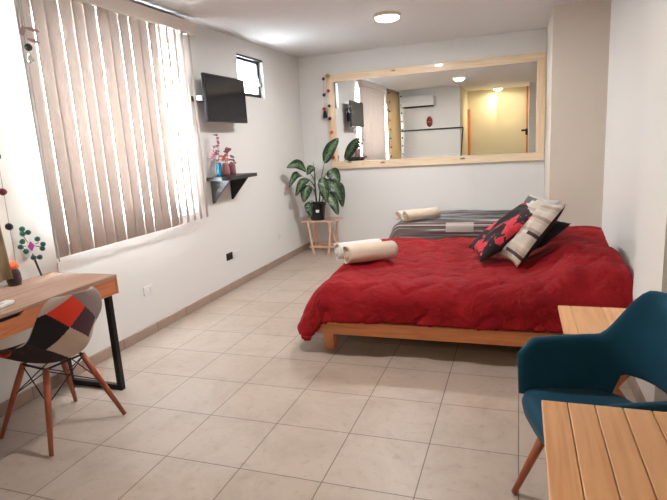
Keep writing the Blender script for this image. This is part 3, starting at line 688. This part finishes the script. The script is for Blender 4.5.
for i, A in enumerate(stem_pts):
    base = Vector((0.0, 0, max(0.22, min(0.55, A.z-0.15)))) if A.x < 0.08 else Vector((0.06, 0.01, max(0.22, min(0.42, A.z-0.18))))
    mid = (base+A)/2+Vector((0, 0, 0.03))
    obj('petiole', tube([base, mid, A], [0.006, 0.005, 0.004], 8), M['stem'], pl, True)

# ------------------------------------------------------------------ draped bedding
def drape(name, x0, x1, y0, y1, zt, drops, rad, mat, parent, hump=None, seed=0, quilt=0.0, n=(190, 150), flare=0.10, flarex=None, radx=None, uv=True, zmin=0.1, wr=0.02, thick=0.03):
    """cloth over a box top x0..x1, y0..y1 at height zt; drops = overhang at left, right, front, back"""
    dl, dr, df, db = drops
    A0, A1, B0, B1 = x0-dl, x1+dr, y0-df, y1+db
    def f(u, v):
        a = A0+(A1-A0)*u; b = B0+(B1-B0)*v
        ex = (x0-a) if a < x0 else ((a-x1) if a > x1 else 0); ey = (y0-b) if b < y0 else ((b-y1) if b > y1 else 0)
        sx = -1 if a < x0 else 1; sy = -1 if b < y0 else 1
        cx = max(x0, min(x1, a)); cy = max(y0, min(y1, b))
        e = math.hypot(ex, ey); z = zt; h = 0.0
        if e > 0:
            kx = (ex/e)**2 if sx < 0 else 0; fl = flare+((flarex or flare)-flare)*kx; rad_ = rad+((radx or rad)-rad)*kx
            q = PI/2*rad_
            thm = PI/2-math.asin(fl); q = rad_*thm
            if e < q: th = e/rad_; h = rad_*math.sin(th); z = zt-rad_*(1-math.cos(th))
            else: h = rad_*math.sin(thm)+(e-q)*fl; z = zt-rad_*(1-math.cos(thm))-(e-q)*math.sqrt(1-fl*fl)
            px, py = cx+sx*h*ex/e, cy+sy*h*ey/e
        else: px, py = cx, cy
        if hump: z += hump(px, py)*(1 if e == 0 else max(0, 1-e/0.25))
        k = max(0, 1-e*1.2)
        P = Vector((a*2.1+seed, b*2.1, seed*3.1))
        w1 = noise.noise(P*1.3)*wr*1.0+abs(noise.noise(Vector((a*5+seed, b*2.2, 1))))*wr*0.9+noise.noise(P*4.5)*wr*0.35
        if quilt:
            # zig-zag stitching rows
            per = 0.26; q_ = noise.noise(Vector((a*1.1, b*1.3, 5)))*0.22; zz = abs((((a+q_)/0.36) % 1)*2-1)*0.15+q_*0.4
            g_ = abs(((b+zz)/per) % 1-0.5)*2; w1 += quilt*(1-(g_)**7)-quilt
            if e > 0: w1 += 0.0
        out = Vector((0, 0, 1)) if e == 0 else Vector((sx*ex/e*min(1, e/rad), sy*ey/e*min(1, e/rad), max(0, 1-e/rad)))
        if out.length < 1e-4: out = Vector((0, 0, 1))
        p = Vector((px, py, z))+out.normalized()*w1
        if e > rad:      # folds of the hanging part
            along = a if ey >= ex else b
            p += Vector((sx*ex/e, sy*ey/e, 0))*0.022*math.sin(along*7+seed+1.5*noise.noise(Vector((along*3, 0, seed))))*min(1, (e-rad)/0.15)
        if p.z < zmin: p.z = zmin+(p.z-zmin)*0.05
        return p
    bm = grid_surf(f, n[0], n[1], uvfn=lambda u, v: (A0+(A1-A0)*u-x0, B0+(B1-B0)*v-y0))
    o = obj(name, bm, mat, parent, True, recalc=False)
    md = o.modifiers.new('thick', 'SOLIDIFY'); md.thickness = thick; md.offset = -1
    return o
# double bed
bd = thing('double_bed', 'large low pine bed covered with a red duvet', 'bed', (0, 0, 0))
bx0, bx1, by0, by1 = -1.355, 0.60, 3.32, 4.92
obj('side_rail', box(((bx0+bx1)/2, by0+0.015, 0.174), (bx1-bx0-0.0, 0.03, 0.098), bev=0.004), M['pine_x'], bd)
obj('side_rail', box(((bx0+bx1)/2, by1-0.015, 0.174), (bx1-bx0-0.0, 0.03, 0.098), bev=0.004), M['pine_x'], bd)
for xx in (bx0+0.015, bx1-0.015): obj('end_rail', box((xx, (by0+by1)/2, 0.175), (0.03, by1-by0-0.062, 0.095), bev=0.004), M['pine'], bd)
for xx in (bx0+0.075, bx1-0.08):
    for yy in (by0+0.066, by1-0.066): obj('leg', box((xx, yy, 0.105), (0.075, 0.07, 0.21), bev=0.004), M['pine_z'], bd)
bm = bmesh.new()
for i in range(12): boxinto(bm, (bx0+0.12+i*0.155, (by0+by1)/2, 0.235), (0.08, by1-by0-0.20, 0.018))
obj('slat', bm, M['pine'], bd)
def softbox(c, s, r, n=6):
    bm = box(c, s, bev=r, seg=4); return bm
obj('mattress', softbox(((bx0+bx1)/2+0.012, (by0+by1)/2, 0.365), (1.96, 1.56, 0.23), 0.06), M['sheet'], bd, 'auto')
def hump(x, y):
    ey = sm((y-3.0)/0.6)*sm((5.08-y)/0.10)
    return 0.145*sm((x-0.0)/0.38)*(0.86+0.14*math.sin((y-3.4)*PI/0.8)**2)*ey
dv = drape('duvet', -1.20, 0.605, 3.385, 4.93, 0.51, (0.47, 0.02, 0.335, 0.44), 0.15, M['duvet'], bd, hump, seed=3.0, quilt=0.017, flare=0.10, flarex=0.42, radx=0.20, zmin=0.13, wr=0.032)
tg = obj('fabric_tag', box((-1.36, 3.25, 0.175), (0.028, 0.004, 0.05), bev=0.001, rot=Matrix.Rotation(-0.3, 3, 'Y')), M['black_plastic'], dv)
# single bed along the back wall
sb = thing('single_bed', 'single bed with a dark grey streaked blanket against the back wall', 'bed', (0, 0, 0))
sx0, sx1, sy0, sy1 = -1.42, 0.26, 5.86, 6.86
for yy in (sy0+0.02, sy1-0.02): obj('side_rail', box(((sx0+sx1)/2, yy, 0.19), (sx1-sx0, 0.03, 0.10), bev=0.004), M['pine_x'], sb)
for xx in (sx0+0.02, sx1-0.02): obj('end_rail', box((xx, (sy0+sy1)/2, 0.19), (0.03, sy1-sy0-0.075, 0.10), bev=0.004), M['pine'], sb)
for xx in (sx0+0.08, sx1-0.08):
    for yy in (sy0+0.07, sy1-0.07): obj('leg', box((xx, yy, 0.105), (0.07, 0.07, 0.21), bev=0.004), M['pine_z'], sb)
obj('mattress', softbox(((sx0+sx1)/2+0.065, (sy0+sy1)/2, 0.355), (sx1-sx0-0.15, sy1-sy0-0.02, 0.25), 0.05), M['sheet'], sb, 'auto')
drape('blanket', sx0+0.16, sx1-0.02, sy0+0.05, sy1-0.02, 0.515, (0.40, 0.0, 0.30, 0.0), 0.07, M['blanket'], sb, None, seed=8.0, n=(110, 70), flare=0.12, flarex=0.45, radx=0.14, zmin=0.2, wr=0.010, thick=0.012)

# ------------------------------------------------------------------ pillows
def cushion(name, label, w, h, t, mat, M4, backmat=None, seed=0, group='cushions on the red bed', wr=0.012):
    bm = bmesh.new(); N = 29; L = bm.loops.layers.uv.new('UVMap')
    def P(i, j, s):
        u, v = -1+2*i/(N-1), -1+2*j/(N-1)
        x = u*w/2*(1-0.10*(1-v*v)*abs(u)); y = v*h/2*(1-0.10*(1-u*u)*abs(v))
        e = max(0, (1-u**4)*(1-v**4)); z = s*t/2*e**0.55
        z += s*wr*e*noise.noise(Vector((u*2.2+seed, v*2.2, s*3+seed)))*2
        return Vector((x, y, z))
    S = {}
    for s in (1, -1):
        for i in range(N):
            for j in range(N):
                if s == -1 and (i in (0, N-1) or j in (0, N-1)): S[(i, j, s)] = S[(i, j, 1)]
                else: S[(i, j, s)] = bm.verts.new(P(i, j, s))
        for i in range(N-1):
            for j in range(N-1):
                q = [(i, j), (i+1, j), (i+1, j+1), (i, j+1)]
                if s == -1: q = q[::-1]
                f = bm.faces.new([S[(a, b, s)] for a, b in q]); f.material_index = 0 if s == 1 else (1 if backmat else 0)
                for lp, (a, b) in zip(f.loops, q): lp[L].uv = (a/(N-1), b/(N-1))
    o = obj(name, bm, mat, None, True, mats=[mat]+([backmat] if backmat else []), recalc=False)
    o.matrix_world = M4
    tag(o, label, 'cushion', group); return o
def basis(center, xdir, ydir):
    x = Vector(xdir).normalized(); y = Vector(ydir); y = (y-x*y.dot(x)).normalized(); z = x.cross(y)
    mt = Matrix.Identity(4)
    for i in range(3): mt[i][0] = x[i]; mt[i][1] = y[i]; mt[i][2] = z[i]; mt[i][3] = center[i]
    return mt
def at_corner(BL, ydir, h, xdir, w):
    """from the lower left corner, the direction up the cushion and the one along its bottom edge"""
    y = Vector(ydir).normalized(); x = Vector(xdir); x = (x-y*x.dot(y)).normalized()
    return basis(Vector(BL)+x*w/2+y*h/2, x, y)
cushion('cushion', 'black cushion with red and pink flowers leaning on the others', 0.38, 0.56, 0.115, M['floral'],
        at_corner((-0.375, 4.19, 0.58), (.46, .12, .37), .56, (.45, -.85, 0.05), .38), M['black_fabric'], 1)
cushion('cushion', 'cream and brown striped cushion leaning beside the floral one', 0.36, 0.54, 0.12, M['stripe'],
        at_corner((-0.165, 4.03, 0.56), (.29, .14, .38), .52, (.50, -.75, .10), .36), M['black_fabric'], 2)
cushion('cushion', 'white and grey patterned cushion standing at the back, mostly hidden', 0.40, 0.42, 0.09, M['grey_patch'],
        at_corner((-0.12, 4.56, 0.60), (.25, .14, .42), .42, (.55, -.75, 0), .40), None, 3)
cushion('cushion', 'black cushion tucked behind the striped one against the hump of the duvet', 0.32, 0.42, 0.09, M['black_fabric'],
        at_corner((-0.085, 4.19, 0.58), (.42, .14, .27), .42, (.40, -.85, .08), .32), None, 4)

# ------------------------------------------------------------------ rolled towels
def roll(label, loc, rz, L, R, mat, turns=3.0, group='rolled towels', tilt=0):
    """a towel rolled up: spiral band extruded along x"""
    bm = bmesh.new(); n = 90; th = R/(turns+0.6)*0.62; pts = []
    for i in range(n+1):
        a = turns*2*PI*i/n; r = R*0.12+(R*0.88-th*0.5)*i/n; pts.append((a, r))
    ns = 16; rows = []
    for k in range(ns+1):
        x = (k/ns-0.5)*L; row = []
        endf = min(1, (min(k, ns-k))/2.0)
        for side in (0, 1):
            sub = []
            for i, (a, r) in enumerate(pts):
                rr = r+(th*0.5 if side else -th*0.5)*(0.78+0.22*endf)
                rr *= 1+0.03*noise.noise(Vector((x*9, math.cos(a)*1.5, math.sin(a)*1.5+loc[0]*7)))
                z = math.sin(a)*rr; y = math.cos(a)*rr*1.08
                if z < -R*0.86: z = -R*0.86+(z+R*0.86)*0.2
                xx = x + (0.010*math.sin(a*1.7+loc[1]*5))*(1 if k in (0, ns) else 0.3)
                sub.append(bm.verts.new((xx, y, z+R*0.89)))
            row.append(sub)
        rows.append(row)
    for k in range(ns):
        for i in range(n):
            bm.faces.new((rows[k][1][i], rows[k+1][1][i], rows[k+1][1][i+1], rows[k][1][i+1]))
            bm.faces.new((rows[k][0][i+1], rows[k+1][0][i+1], rows[k+1][0][i], rows[k][0][i]))
        for i in (0, n): bm.faces.new((rows[k][0][i], rows[k+1][0][i], rows[k+1][1][i], rows[k][1][i]))
    for k in (0, ns):
        for i in range(n): bm.faces.new((rows[k][0][i], rows[k][1][i], rows[k][1][i+1], rows[k][0][i+1]))
    o = obj('rolled_towel', bm, mat, None, True)
    o.location = loc; o.rotation_euler = (tilt, 0, rz); tag(o, label, 'towel', group); return o
roll('beige rolled towel on the red duvet, in front of the white roll', (-1.08, 3.84, 0.545), math.radians(36), 0.39, 0.082, M['towel'])
roll('white rolled towel on the red duvet, behind the beige roll', (-1.22, 3.99, 0.54), math.radians(34), 0.36, 0.078, M['towel_w'])
roll('beige rolled towel on the grey blanket, the longer right one', (-1.06, 6.02, 0.533), math.radians(42), 0.44, 0.072, M['towel'])
roll('shorter beige rolled towel on the grey blanket, left of the other', (-1.21, 6.12, 0.533), math.radians(42), 0.34, 0.060, M['towel'])

# ------------------------------------------------------------------ desk
dk = thing('desk', 'wooden desk with a black metal frame against the left wall', 'desk', (0, 0, 0))
dx0, dx1, dy0, dy1 = XL+0.012, -2.305, 0.99, 2.49
obj('desk_top', box(((dx0+dx1)/2, (dy0+dy1)/2, 0.741), (dx1-dx0, dy1-dy0, 0.018), bev=0.002), M['desk_top'], dk)
bm = bmesh.new()
boxinto(bm, ((dx0+dx1)/2, dy1-0.009, 0.682), (dx1-dx0-0.004, 0.018, 0.10)); boxinto(bm, ((dx0+dx1)/2, dy0+0.009, 0.682), (dx1-dx0-0.004, 0.018, 0.10))
boxinto(bm, (dx0+0.009, (dy0+dy1)/2, 0.682), (0.018, dy1-dy0-0.036, 0.10)); boxinto(bm, ((dx0+dx1)/2-0.01, (dy0+dy1)/2, 0.637), (dx1-dx0-0.03, dy1-dy0-0.04, 0.012))
obj('desk_body', bm, M['desk_front'], dk)
poly = [(dy0+0.002, 0.633), (dy1-0.002, 0.633), (dy1-0.002, 0.731), (1.84, 0.731), (1.815, 0.710), (1.70, 0.710), (1.675, 0.731), (dy0+0.002, 0.731)]
obj('drawer_front', prism(poly, 0, dx1-0.022, dx1-0.003), M['desk_front'], dk)
obj('drawer_recess', box((dx1-0.045, 1.76, 0.705), (0.04, 0.19, 0.05)), M['black_plastic'], dk)
for yy in (dy1-0.028, dy0+0.028):
    bm = bmesh.new(); s = 0.035
    for xx in (dx1-0.065, dx0+0.05): boxinto(bm, (xx, yy, 0.315), (s, s, 0.63), bev=0.002)
    boxinto(bm, ((dx1-0.065+dx0+0.05)/2, yy, s/2), (dx1-dx0-0.115-s, s*0.9, s), bev=0.002)
    obj('leg_frame', bm, M['black_metal'], dk)
# on the desk
de = thing('pompom_cross', 'yarn diamond on a stick ringed with green pompoms, leaning on the wall above the desk', 'ornament', (-2.79, 0, 0))
P_ = [(2.304, 1.062), (2.341, 1.035), (2.302, 1.034), (2.292, 0.988), (2.274, 0.959), (2.305, 0.926), (2.397, 0.984), (2.43, 0.945), (2.421, 0.919), (2.348, 0.877), (2.392, 0.871)]
cen = (2.342, 0.950)
obj('stick', tube([(0, 2.350, 0.895), (0.0, 2.385, 0.756)], 0.0065, 8), M['black_plastic'], de, True)
bm = bmesh.new()
for p in ((2.304, 1.03), (2.292, 0.96), (2.405, 0.96), (2.43, 0.93), (2.350, 0.885)): tubeinto(bm, [(0.0, cen[0], cen[1]), (0, p[0], p[1])], 0.0022, 5)
tubeinto(bm, [(0, 2.350, 0.885), (0, 2.39, 0.872)], 0.0022, 5); tubeinto(bm, [(0, 2.304, 1.03), (0, 2.341, 1.035)], 0.0022, 5); tubeinto(bm, [(0, 2.292, 0.96), (0, 2.305, 0.926)], 0.0022, 5)
obj('wire', bm, M['black_plastic'], de)
for r_, c_, q in ((0.036, 'white_yarn', 0.0), (0.024, 'purple_yarn', 0.004)):
    obj('yarn_diamond', prism([(cen[0]-r_, cen[1]), (cen[0], cen[1]-r_*1.25), (cen[0]+r_, cen[1]), (cen[0], cen[1]+r_*1.25)], 0, 0.003+q, 0.007+q), M[c_], de)
for p in P_: obj('pompom', ball((0.005, p[0], p[1]), 0.0165, jit=0.06), M['pom_green'], de, True)
fg = thing('yarn_figure', 'small dark maroon yarn figure with an orange top standing on the desk', 'figurine', (-2.772, 2.185, 0.75))
obj('figure_body', lathe([(0, 0), (0.034, 0.0), (0.040, 0.03), (0.038, 0.07), (0.026, 0.10), (0, 0.105)], 24), M['maroon'], fg, True)
obj('figure_top', lathe([(0, 0.095), (0.030, 0.098), (0.040, 0.112), (0.030, 0.128), (0.016, 0.145), (0, 0.146)], 24), M['orange'], fg, True)
rm = thing('remote_control', 'white remote control lying near the front edge of the desk', 'remote control', (-2.42, 1.80, 0.75), 0.25)
obj('remote_body', box((0, 0, 0.010), (0.05, 0.17, 0.018), bev=0.006), M['white_plastic'], rm, 'auto')
obj('keypad', box((0, -0.02, 0.0195), (0.03, 0.09, 0.002)), M['grey_plastic'], rm)

# ------------------------------------------------------------------ patchwork chair
ch = thing('patchwork_chair', 'patchwork upholstered shell chair with splayed wooden legs at the desk', 'chair', (-2.36, 2.0, 0), math.radians(-9))
# local: x towards the back, y lateral (positive = away from the camera); facing -x
def shell_pt(u, v):
    """u -1..1 across, v 0..1 front edge -> top of the back"""
    prof = [(-0.275, 0.425), (-0.235, 0.445), (-0.10, 0.432), (0.04, 0.418), (0.145, 0.430), (0.205, 0.485), (0.235, 0.56), (0.262, 0.65), (0.288, 0.735), (0.305, 0.80)]
    k = v*(len(prof)-1); i = min(int(k), len(prof)-2); f = k-i
    def cr(j):
        p0, p1, p2, p3 = [prof[max(0, min(len(prof)-1, i+q))][j] for q in (-1, 0, 1, 2)]
        return 0.5*((2*p1)+(-p0+p2)*f+(2*p0-5*p1+4*p2-p3)*f*f+(-p0+3*p1-3*p2+p3)*f**3)
    x, z = cr(0), cr(1)
    seat = 1-sm((v-0.40)/0.25)
    hw = 0.235-0.035*sm((v-0.45)/0.2)
    tcorner = max(0, (v-0.70)/0.30); hw *= math.sqrt(max(0.0, 1-(tcorner**2.2)*0.70))
    fcorner = max(0, (0.12-v)/0.12); hw *= math.sqrt(1-0.3*fcorner**2)
    y = u*hw
    lift = 0.075*seat*abs(u)**2.6*(0.4+0.6*sm(v/0.35))
    mid = math.exp(-((v-0.52)/0.17)**2)
    z += lift+0.05*mid*abs(u)**2.2
    x -= (0.10*mid+0.055*(1-seat))*abs(u)**2.2
    return Vector((x, y, z))
bm = bmesh.new(); NU, NV = 101, 151
pts = [[shell_pt(-1+2*i/(NU-1), j/(NV-1)) for j in range(NV)] for i in range(NU)]
def nrm(i, j):
    a = pts[min(NU-1, i+1)][j]-pts[max(0, i-1)][j]; b = pts[i][min(NV-1, j+1)]-pts[i][max(0, j-1)]
    return a.cross(b).normalized()
TH = 0.016
out = [[bm.verts.new(pts[i][j]) for j in range(NV)] for i in range(NU)]
inn = [[bm.verts.new(pts[i][j]-nrm(i, j)*TH) for j in range(NV)] for i in range(NU)]
def inside(q, poly):
    r_ = False
    for k in range(len(poly)):
        (x1_, y1_), (x2_, y2_) = poly[k], poly[k-1]
        if (y1_ > q[1]) != (y2_ > q[1]) and q[0] < (x2_-x1_)*(q[1]-y1_)/(y2_-y1_)+x1_: r_ = not r_
    return r_
# patches sewn on the back, in (lateral, height) metres
RED = [(-0.033, 0.794), (0.042, 0.714), (-0.041, 0.626), (-0.149, 0.729)]
PLUM = [(0.042, 0.714), (0.131, 0.618), (0.089, 0.52), (-0.041, 0.626)]
BLACK = [(-0.149, 0.729), (-0.041, 0.626), (-0.132, 0.529), (-0.309, 0.672)]
def patch(p, inner):
    q = (p.y, p.z)
    if inner:
        if p.z < 0.52: return (7 if p.x < -0.02 and p.y < -0.10 else 6) if p.y < 0.05 else 4
        return 5 if (p.y > 0) == (p.z > 0.66) else 0
    if inside(q, RED): return 2
    if inside(q, PLUM): return 3
    if inside(q, BLACK): return 4
    if q[1] < 0.672+(q[0]-(-0.309))*-0.793: return 6
    if q[0] > -0.043 and q[1] > 0.794+(q[0]-(-0.033))*-1.073: return 1
    if q[0] > -0.162 and q[1] < 0.625: return 5
    return 0
for i in range(NU-1):
    for j in range(NV-1):
        c = (pts[i][j]+pts[i+1][j+1])/2
        f = bm.faces.new((out[i][j], out[i][j+1], out[i+1][j+1], out[i+1][j])); f.material_index = patch(c, False)
        f = bm.faces.new((inn[i][j], inn[i+1][j], inn[i+1][j+1], inn[i][j+1])); f.material_index = patch(c, True)
for j in range(NV-1):
    for i in (0, NU-1):
        f = bm.faces.new((out[i][j], inn[i][j], inn[i][j+1], out[i][j+1])); f.material_index = 0 if j > 75 else 2
for i in range(NU-1):
    for j in (0, NV-1):
        f = bm.faces.new((out[i][j], out[i+1][j], inn[i+1][j], inn[i][j])); f.material_index = 1 if j else 6
obj('seat_shell', bm, None, ch, True, mats=[M[k] for k in ('p_taupe', 'p_mauve', 'p_red', 'p_plum', 'p_black', 'p_beige', 'p_brown', 'p_rose')])
feet = {}
for sx_ in (-1, 1):
    for sy_ in (-1, 1):
        top = Vector((sx_*0.095, sy_*0.105, 0.405)); ft = Vector((sx_*0.215, sy_*0.225, 0.008))
        feet[(sx_, sy_)] = (top, ft)
        obj('leg', tube([top, top.lerp(ft, 0.3), ft], [0.015, 0.017, 0.011], 14), M['redwood'], ch, True)
bm = bmesh.new()
for a, b in (((-1, -1), (-1, 1)), ((1, -1), (1, 1)), ((-1, -1), (1, -1)), ((-1, 1), (1, 1))):
    for p, q in ((a, b), (b, a)):
        t0, f0 = feet[p]; t1, f1 = feet[q]
        tubeinto(bm, [t0.lerp(f0, 0.03), t1.lerp(f1, 0.42)], 0.0032, 6)
obj('wire_brace', bm, M['black_metal'], ch)
bm = bmesh.new()
for s in (-1, 1):
    tubeinto(bm, [(s*0.10, -0.11, 0.403), (s*0.10, 0.11, 0.403)], 0.006, 8); tubeinto(bm, [(-0.10, s*0.11, 0.403), (0.10, s*0.11, 0.403)], 0.006, 8)
obj('seat_mount', bm, M['black_metal'], ch)

# ------------------------------------------------------------------ small folding table by the pillar
ft = folding_table('folding_table', 'low slatted pine folding table between the red bed and the blue armchair', 'table', (0.405, 2.66, 0), 0.41, 0.42, 0.55, (0.15, 0.35, 0.25, 0.25), M['pine'], M['pine_z'], 0.03, 'slatted pine tables')

# ------------------------------------------------------------------ near table
nt_ = thing('dining_table', 'slatted pine table in the near right corner', 'table', (0.063, 1.41, 0), math.radians(0), 'slatted pine tables')
nb, bw, tl = 12, 0.0655, 0.62
for i in range(nb): obj('top_board', box((bw*(i+0.5), -tl/2, 0.731), (bw-0.0018, tl, 0.018), bev=0.0025), M['pine'], nt_)
for yy in (-0.07, -tl+0.07): obj('cleat', box((nb*bw/2, yy, 0.710), (nb*bw-0.04, 0.04, 0.022), bev=0.002), M['pine_x'], nt_)
for xx in (0.05, nb*bw-0.05):
    for yy in (-0.07, -tl+0.07): obj('leg', box((xx, yy, 0.35), (0.04, 0.04, 0.70), bev=0.003), M['pine_z'], nt_)

# ------------------------------------------------------------------ blue armchair, facing -x
ar = thing('armchair', 'teal blue upholstered armchair with splayed wooden legs beside the near table', 'chair', (0.335, 1.985, 0), math.radians(20))
hw = 0.285
def plan(s):
    """U-shaped centre line of arms and back: s 0..1 from near arm front (-y) round the back to the far arm front"""
    Ls, R = 0.27, 0.215
    straight = Ls; arc = PI*R/2; back = 2*(hw-R); tot = 2*straight+2*arc+back; d = s*tot
    if d < straight: return Vector((-0.25+d, -hw)), Vector((0, -1))
    d -= straight
    if d < arc: a = d/R; return Vector((0.02+R*math.sin(a), -hw+R*(1-math.cos(a)))), Vector((math.sin(a), -math.cos(a)))
    d -= arc
    if d < back: return Vector((0.02+R, -hw+R+d)), Vector((1, 0))
    d -= back
    if d < arc: a = d/R; return Vector((0.02+R*math.cos(a), hw-R+R*math.sin(a))), Vector((math.cos(a), math.sin(a)))
    d -= arc; return Vector((0.02-d, hw)), Vector((0, 1))
def band(s0, s1, top, bot, ns=64, nr=20, th=0.044):
    bm = bmesh.new(); rings = []
    for k in range(ns+1):
        s = s0+(s1-s0)*k/ns; p, n_ = plan(s); zt, zb = top(s), bot(s); hh = (zt-zb)/2; zc = (zt+zb)/2; ring = []
        e = min(1, min(k, ns-k)/3.0); ef = 0.35+0.65*math.sqrt(max(0, 1-(1-e)**2))
        for q in range(nr):
            a = 2*PI*q/nr; ca, sa = math.cos(a), math.sin(a)
            dx = th/2*math.copysign(abs(ca)**0.55, ca); dz = hh*math.copysign(abs(sa)**0.35, sa)*(1-0.06*(1-ef))
            z = zc+dz; lean = 0.20*(z-0.60) if z > 0.60 else -0.10*(0.60-z)*1.0
            o2 = p+n_*(dx*ef+lean)
            ring.append(bm.verts.new((o2.x, o2.y, z)))
        rings.append(ring)
    for k in range(ns):
        for q in range(nr): bm.faces.new((rings[k][q], rings[k][(q+1) % nr], rings[k+1][(q+1) % nr], rings[k+1][q]))
    bm.faces.new(rings[0]); bm.faces.new(rings[-1][::-1]); return bm
def topz(s):
    t = abs(s-0.5)*2            # 0 at the back, 1 at the arm fronts
    return 0.62+0.20*(1-sm((t-0.26)/0.26))-0.055*sm((t-0.86)/0.14)**2
def botz(s):
    t = abs(s-0.5)*2
    return 0.325+0.145*(1-sm((t-0.36)/0.10))+0.06*sm((t-0.7)/0.3)
obj('back_and_arms', band(0, 1, topz, botz), M['teal'], ar, True)
def seat(u, v):
    return None
bm = bmesh.new(); prof = [(0.0, 0.29), (0.72, 0.29), (0.88, 0.315), (0.97, 0.355), (1.0, 0.39), (0.97, 0.415), (0.85, 0.425), (0.5, 0.428), (0.0, 0.43)]
rings = []; n = 48
for r_, z_ in prof:
    ring = []
    for k in range(n):
        a = 2*PI*k/n; ca, sa = math.cos(a), math.sin(a)
        x = 0.235*math.copysign(abs(ca)**0.6, ca)*r_-0.050; y = (hw+0.006)*math.copysign(abs(sa)**0.6, sa)*r_
        ring.append(bm.verts.new((x, y, z_-0.10*(x+0.25)*(1 if z_ > 0.35 else 0.4))))
    rings.append(ring)
for a, b in zip(rings[1:], rings[2:]):
    for k in range(n): bm.faces.new((a[k], a[(k+1) % n], b[(k+1) % n], b[k]))
for ring, in ((rings[1],), (rings[-2],)): bm.faces.new(ring)
bmesh.ops.delete(bm, geom=rings[0]+rings[-1], context='VERTS')
o = obj('seat', bm, M['teal'], ar, True)
for sx_ in (-1, 1):
    for sy_ in (-1, 1):
        top = Vector((sx_*0.15-0.03, sy_*0.12, 0.32)); f_ = Vector((sx_*0.275-0.030, sy_*0.155, 0.006))
        obj('leg', tube([top, f_], [0.021, 0.012], 16), M['redwood'], ar, True)
